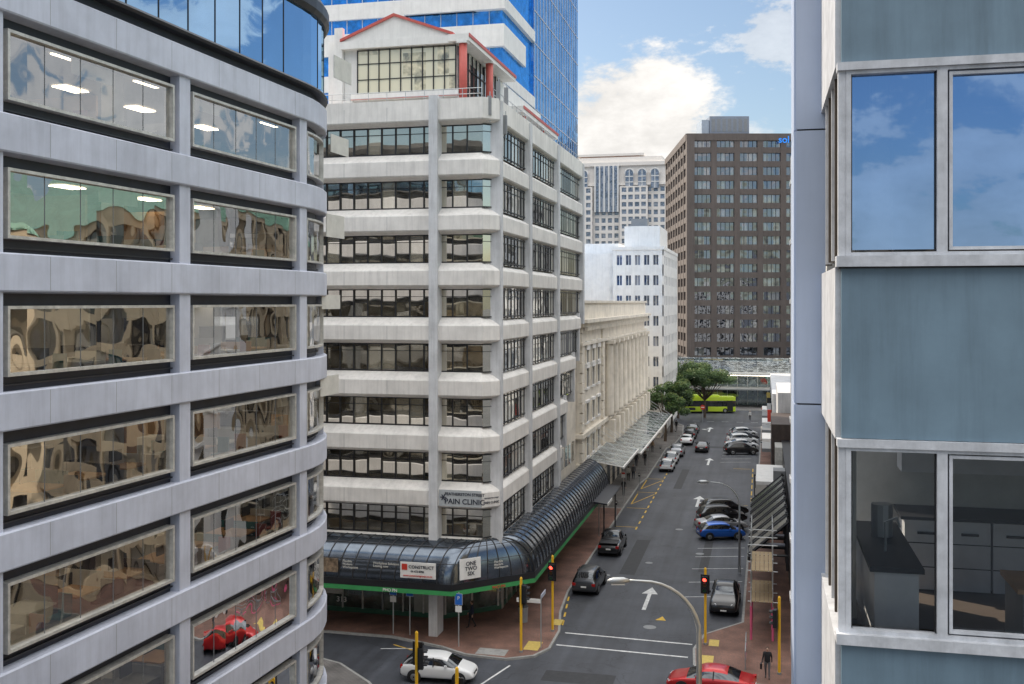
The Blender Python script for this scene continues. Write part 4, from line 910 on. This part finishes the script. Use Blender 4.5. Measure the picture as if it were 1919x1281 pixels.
# ------------------------------------------------------------------ people
SK=mat('skin',(.5,.32,.24),.5); HAIR=mat('hair',(.04,.025,.015),.6)
def person(x,y,rot,top,bot,h=1.72,stride=.2,bag=False,lift=.134):
    s_=h/1.72
    J={'pel':(0,0,.95),'sp':(0,0,1.15),'ch':(.01,0,1.36),'nk':(.0,0,1.48),'hd0':(.01,0,1.53),
       'hl':(0,.1,.92),'hr':(0,-.1,.92),'kl':(stride*.6+.03,.1,.5),'kr':(-stride*.2+.03,-.1,.5),'al':(stride,.1,.09),'ar':(-stride*1.1,-.1,.1),
       'tl':(stride+.17,.12,.035),'tr':(-stride*1.1+.16,-.12,.035),
       'sl':(0,.18,1.42),'sr':(0,-.18,1.42),'el':(-.06-stride*.3,.23,1.14),'er':(.0+stride*.4,-.23,1.14),'wl':(.02-stride*.3,.24,.9),'wr':(.1+stride*.7,-.24,.92),
       'pl':(.03-stride*.3,.24,.82),'pr':(.12+stride*.75,-.24,.84)}
    Rr={'pel':.135,'sp':.12,'ch':.15,'nk':.06,'hd0':.055,'hl':.1,'hr':.1,'kl':.062,'kr':.062,'al':.042,'ar':.042,'tl':.035,'tr':.035,'sl':.065,'sr':.065,'el':.045,'er':.045,'wl':.03,'wr':.03,'pl':.035,'pr':.035}
    E=[('pel','sp'),('sp','ch'),('ch','nk'),('nk','hd0'),('pel','hl'),('pel','hr'),('hl','kl'),('hr','kr'),('kl','al'),('kr','ar'),('al','tl'),('ar','tr'),('ch','sl'),('ch','sr'),('sl','el'),('sr','er'),('el','wl'),('er','wr'),('wl','pl'),('wr','pr')]
    for sd,q in (('l',1),('r',-1)):
        px,py,pz=J['p'+sd]
        for i,(dx,ln) in enumerate(((-.03,.06),(-.01,.075),(.012,.07),(.032,.055))):
            J['f%d%s'%(i,sd)]=(px+dx,py,pz-.035); J['g%d%s'%(i,sd)]=(px+dx+.012,py-q*.012,pz-.035-ln)
            Rr['f%d%s'%(i,sd)]=.010; Rr['g%d%s'%(i,sd)]=.008; E+=[('p'+sd,'f%d%s'%(i,sd)),('f%d%s'%(i,sd),'g%d%s'%(i,sd))]
        J['th'+sd]=(px+.06,py-q*.02,pz-.01); Rr['th'+sd]=.010; E.append(('p'+sd,'th'+sd))
    names=list(J); idx={n:i for i,n in enumerate(names)}
    me=bpy.data.meshes.new('figure'); me.from_pydata([J[n] for n in names],[(idx[a],idx[b]) for a,b in E],[])
    ob=bpy.data.objects.new('figure',me); C.objects.link(ob)
    sk=ob.modifiers.new('skin','SKIN'); 
    for n in names: me.skin_vertices[0].data[idx[n]].radius=(Rr[n],Rr[n]*(1.25 if n in('ch','pel','sp') else 1))
    me.skin_vertices[0].data[0].use_root=True
    ob.modifiers.new('sub','SUBSURF').levels=1
    dg=bpy.context.evaluated_depsgraph_get(); ev=ob.evaluated_get(dg); m2=bpy.data.meshes.new_from_object(ev)
    bpy.data.objects.remove(ob)
    m2.materials.clear()
    for m in (top,bot,SK,BLACK): m2.materials.append(m)
    for p in m2.polygons:
        z=p.center.z; yy=abs(p.center.y)
        p.material_index=3 if z<.1 else (2 if z>1.49 or (yy>.19 and z<.9) else (1 if z<.95 and yy<.2 else 0))
    m2.shade_smooth()
    o=Obj('pedestrian',(x,y,lift),radians(rot)); b=bpy.data.objects.new('body',m2); C.objects.link(b); o.extra.append(b)
    def ell(part,m,c,r,n=10):
        V=[];F=[]
        for i in range(n+1):
            t=pi*i/n
            for j in range(n*2): a=pi*j/n; V.append((c[0]+r[0]*sin(t)*cos(a),c[1]+r[1]*sin(t)*sin(a),c[2]+r[2]*cos(t)))
        for i in range(n):
            for j in range(n*2): F.append((i*2*n+j,i*2*n+(j+1)%(2*n),(i+1)*2*n+(j+1)%(2*n),(i+1)*2*n+j))
        o.mesh(part,m,V,F)
    ell('head',SK,(.02,0,1.62),(.095,.078,.115)); ell('hair',HAIR,(-.005,0,1.65),(.1,.087,.1)); ell('nose',SK,(.118,0,1.61),(.016,.014,.022),6)
    for q in (-1,1): ell('eyes',HAIR,(.105,q*.03,1.63),(.01,.012,.008),5); ell('ears',SK,(.01,q*.08,1.615),(.02,.012,.03),5)
    ell('mouth',REDS,(.107,0,1.565),(.008,.022,.007),5)
    if bag: o.box('bag',BLACK,-.05,.25,-.38,-.28,.55,.85); o.tube('bag_strap',BLACK,[(.1,-.33,.85),(.02,-.2,1.45)],.012,5)
    e=o.finish(smooth=('head','hair','nose','ears')); e.scale=(s_,s_,s_); return e
cb1=mat('cloth_black',(.015,.015,.02),.8); cb2=mat('cloth_navy',(.02,.03,.06),.8); cb3=mat('cloth_grey',(.12,.12,.13),.8); cb4=mat('cloth_white',(.6,.6,.58),.8); cb5=mat('cloth_tan',(.3,.2,.12),.8)
person(-18.1,64.2,190,cb2,cb1,stride=.22,bag=True)
person(.25,59.4,-95,cb1,cb3,stride=.12,bag=True)
for i,(x,y) in enumerate(((-15.2,121),(-14.8,122.4),(-15.6,132),(-14.6,133),(-15.3,139),(-14.9,145),(-15.5,151),(-14.2,158),(-14.6,112),(-2.2,189),(-13.6,170))):
    person(x,y,random.choice([90,-90,80,-100]),random.choice([cb1,cb2,cb3,cb4,cb5]),random.choice([cb1,cb2,cb3]),stride=random.uniform(.05,.28),lift=.02 if y>185 else .134)
sc_=Obj('bronze_sculpture',(1.0,181,.13)); sc_.prism('plinth',KERB,[(-.6,-.6),(.6,-.6),(.6,.6),(-.6,.6)],0,.7); sc_.tube('figure',mat('verdigris',(.1,.28,.24),.5,var=.3),[(0,0,.7),(.1,0,1.4),(-.1,0,2.2),(.15,0,2.9),(0,0,3.4)],[.45,.6,.5,.3,.12],10); sc_.finish(smooth=('figure',))

# ------------------------------------------------------------------ world, sun, camera
AZ=Vector((-.85,.5,0)).normalized(); EL=radians(38)
sunv=Vector((AZ.x*cos(EL),AZ.y*cos(EL),sin(EL)))
w=bpy.data.worlds.new('World'); bpy.context.scene.world=w; w.use_nodes=True; nt=w.node_tree; nt.nodes.clear()
N=nt.nodes.new; L=nt.links.new
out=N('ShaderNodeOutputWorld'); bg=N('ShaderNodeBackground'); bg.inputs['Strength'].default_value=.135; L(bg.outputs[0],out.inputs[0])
sky=N('ShaderNodeTexSky'); sky.sky_type='NISHITA'; sky.sun_disc=False; sky.sun_elevation=EL; sky.sun_rotation=math.atan2(AZ.x,AZ.y); sky.air_density=1.1; sky.dust_density=1.2; sky.ozone_density=2.
tc=N('ShaderNodeTexCoord')
mp=N('ShaderNodeMapping'); mp.inputs['Scale'].default_value=(1,1,2.0); L(tc.outputs['Generated'],mp.inputs[0])
def noise(scale,det,rough=.6):
    n=N('ShaderNodeTexNoise'); n.inputs['Scale'].default_value=scale; n.inputs['Detail'].default_value=det; n.inputs['Roughness'].default_value=rough; L(mp.outputs[0],n.inputs['Vector']); return n.outputs[0]
def M(op,a,b,clamp=False):
    q=N('ShaderNodeMath'); q.operation=op; q.use_clamp=clamp
    for i,v in enumerate((a,b)):
        if isinstance(v,(int,float)): q.inputs[i].default_value=v
        else: L(v,q.inputs[i])
    return q.outputs[0]
n1=noise(2.2,9,.6); n2=noise(14,8,.62)
def MR(s,a,b,c=0,d=1):
    r=N('ShaderNodeMapRange'); r.inputs[1].default_value=a; r.inputs[2].default_value=b; r.inputs[3].default_value=c; r.inputs[4].default_value=d; r.interpolation_type='SMOOTHSTEP'; L(s,r.inputs[0]); return r.outputs[0]
sx=N('ShaderNodeSeparateXYZ'); L(tc.outputs['Generated'],sx.inputs[0]); zz=sx.outputs[2]
gen=MR(M('ADD',n1,MR(zz,.3,.6,0,.18)),.53,.66)  # extra cloud cover overhead, out of view, added to fill the street
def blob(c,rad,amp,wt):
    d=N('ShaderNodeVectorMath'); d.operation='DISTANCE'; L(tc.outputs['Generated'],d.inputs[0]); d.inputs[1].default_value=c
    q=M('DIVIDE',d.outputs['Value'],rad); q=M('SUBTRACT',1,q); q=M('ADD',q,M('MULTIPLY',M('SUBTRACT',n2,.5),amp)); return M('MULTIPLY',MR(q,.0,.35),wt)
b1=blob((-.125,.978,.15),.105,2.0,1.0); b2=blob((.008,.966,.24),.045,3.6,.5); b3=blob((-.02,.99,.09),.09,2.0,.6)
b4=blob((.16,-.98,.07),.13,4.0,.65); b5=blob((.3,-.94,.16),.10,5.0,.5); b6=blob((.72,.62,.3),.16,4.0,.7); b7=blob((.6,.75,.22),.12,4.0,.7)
dd=N('ShaderNodeVectorMath'); dd.operation='DISTANCE'; L(tc.outputs['Generated'],dd.inputs[0]); dd.inputs[1].default_value=(-.05,.96,.24)
gen=M('MULTIPLY',gen,MR(dd.outputs['Value'],.12,.3))
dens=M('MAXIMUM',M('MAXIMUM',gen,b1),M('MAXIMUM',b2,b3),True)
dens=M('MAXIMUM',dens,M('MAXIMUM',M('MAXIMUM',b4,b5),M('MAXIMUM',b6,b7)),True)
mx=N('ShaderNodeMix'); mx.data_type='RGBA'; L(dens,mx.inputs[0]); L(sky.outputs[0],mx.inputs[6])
shade=M('MULTIPLY',MR(n2,.3,.7,6.2,8.4),MR(zz,.35,.6,1.0,2.45))  # clouds boosted high overhead, unseen, as added ambient fill
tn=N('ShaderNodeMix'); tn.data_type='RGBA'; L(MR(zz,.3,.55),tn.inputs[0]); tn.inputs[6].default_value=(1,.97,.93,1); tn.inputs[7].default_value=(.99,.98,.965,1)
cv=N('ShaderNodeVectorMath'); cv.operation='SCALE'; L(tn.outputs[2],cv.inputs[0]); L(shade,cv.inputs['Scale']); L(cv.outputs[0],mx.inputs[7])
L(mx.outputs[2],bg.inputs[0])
sl=bpy.data.lights.new('sun','SUN'); sl.energy=5.0; sl.angle=radians(.5); sl.color=(1,.87,.7)
so=bpy.data.objects.new('sun',sl); C.objects.link(so); so.rotation_euler=sunv.to_track_quat('Z','Y').to_euler(); so.location=(-100,100,150)
cam=bpy.data.cameras.new('camera'); co=bpy.data.objects.new('camera',cam); C.objects.link(co)
cam.sensor_width=36; cam.lens=36.58; cam.shift_y=-75/1919; cam.clip_end=4000; cam.clip_start=.1
co.location=(0,0,21); co.rotation_euler=(radians(90),0,radians(13.55))
bpy.context.scene.camera=co
vs=bpy.context.scene.view_settings; vs.view_transform='Standard'; vs.look='None'; vs.exposure=0
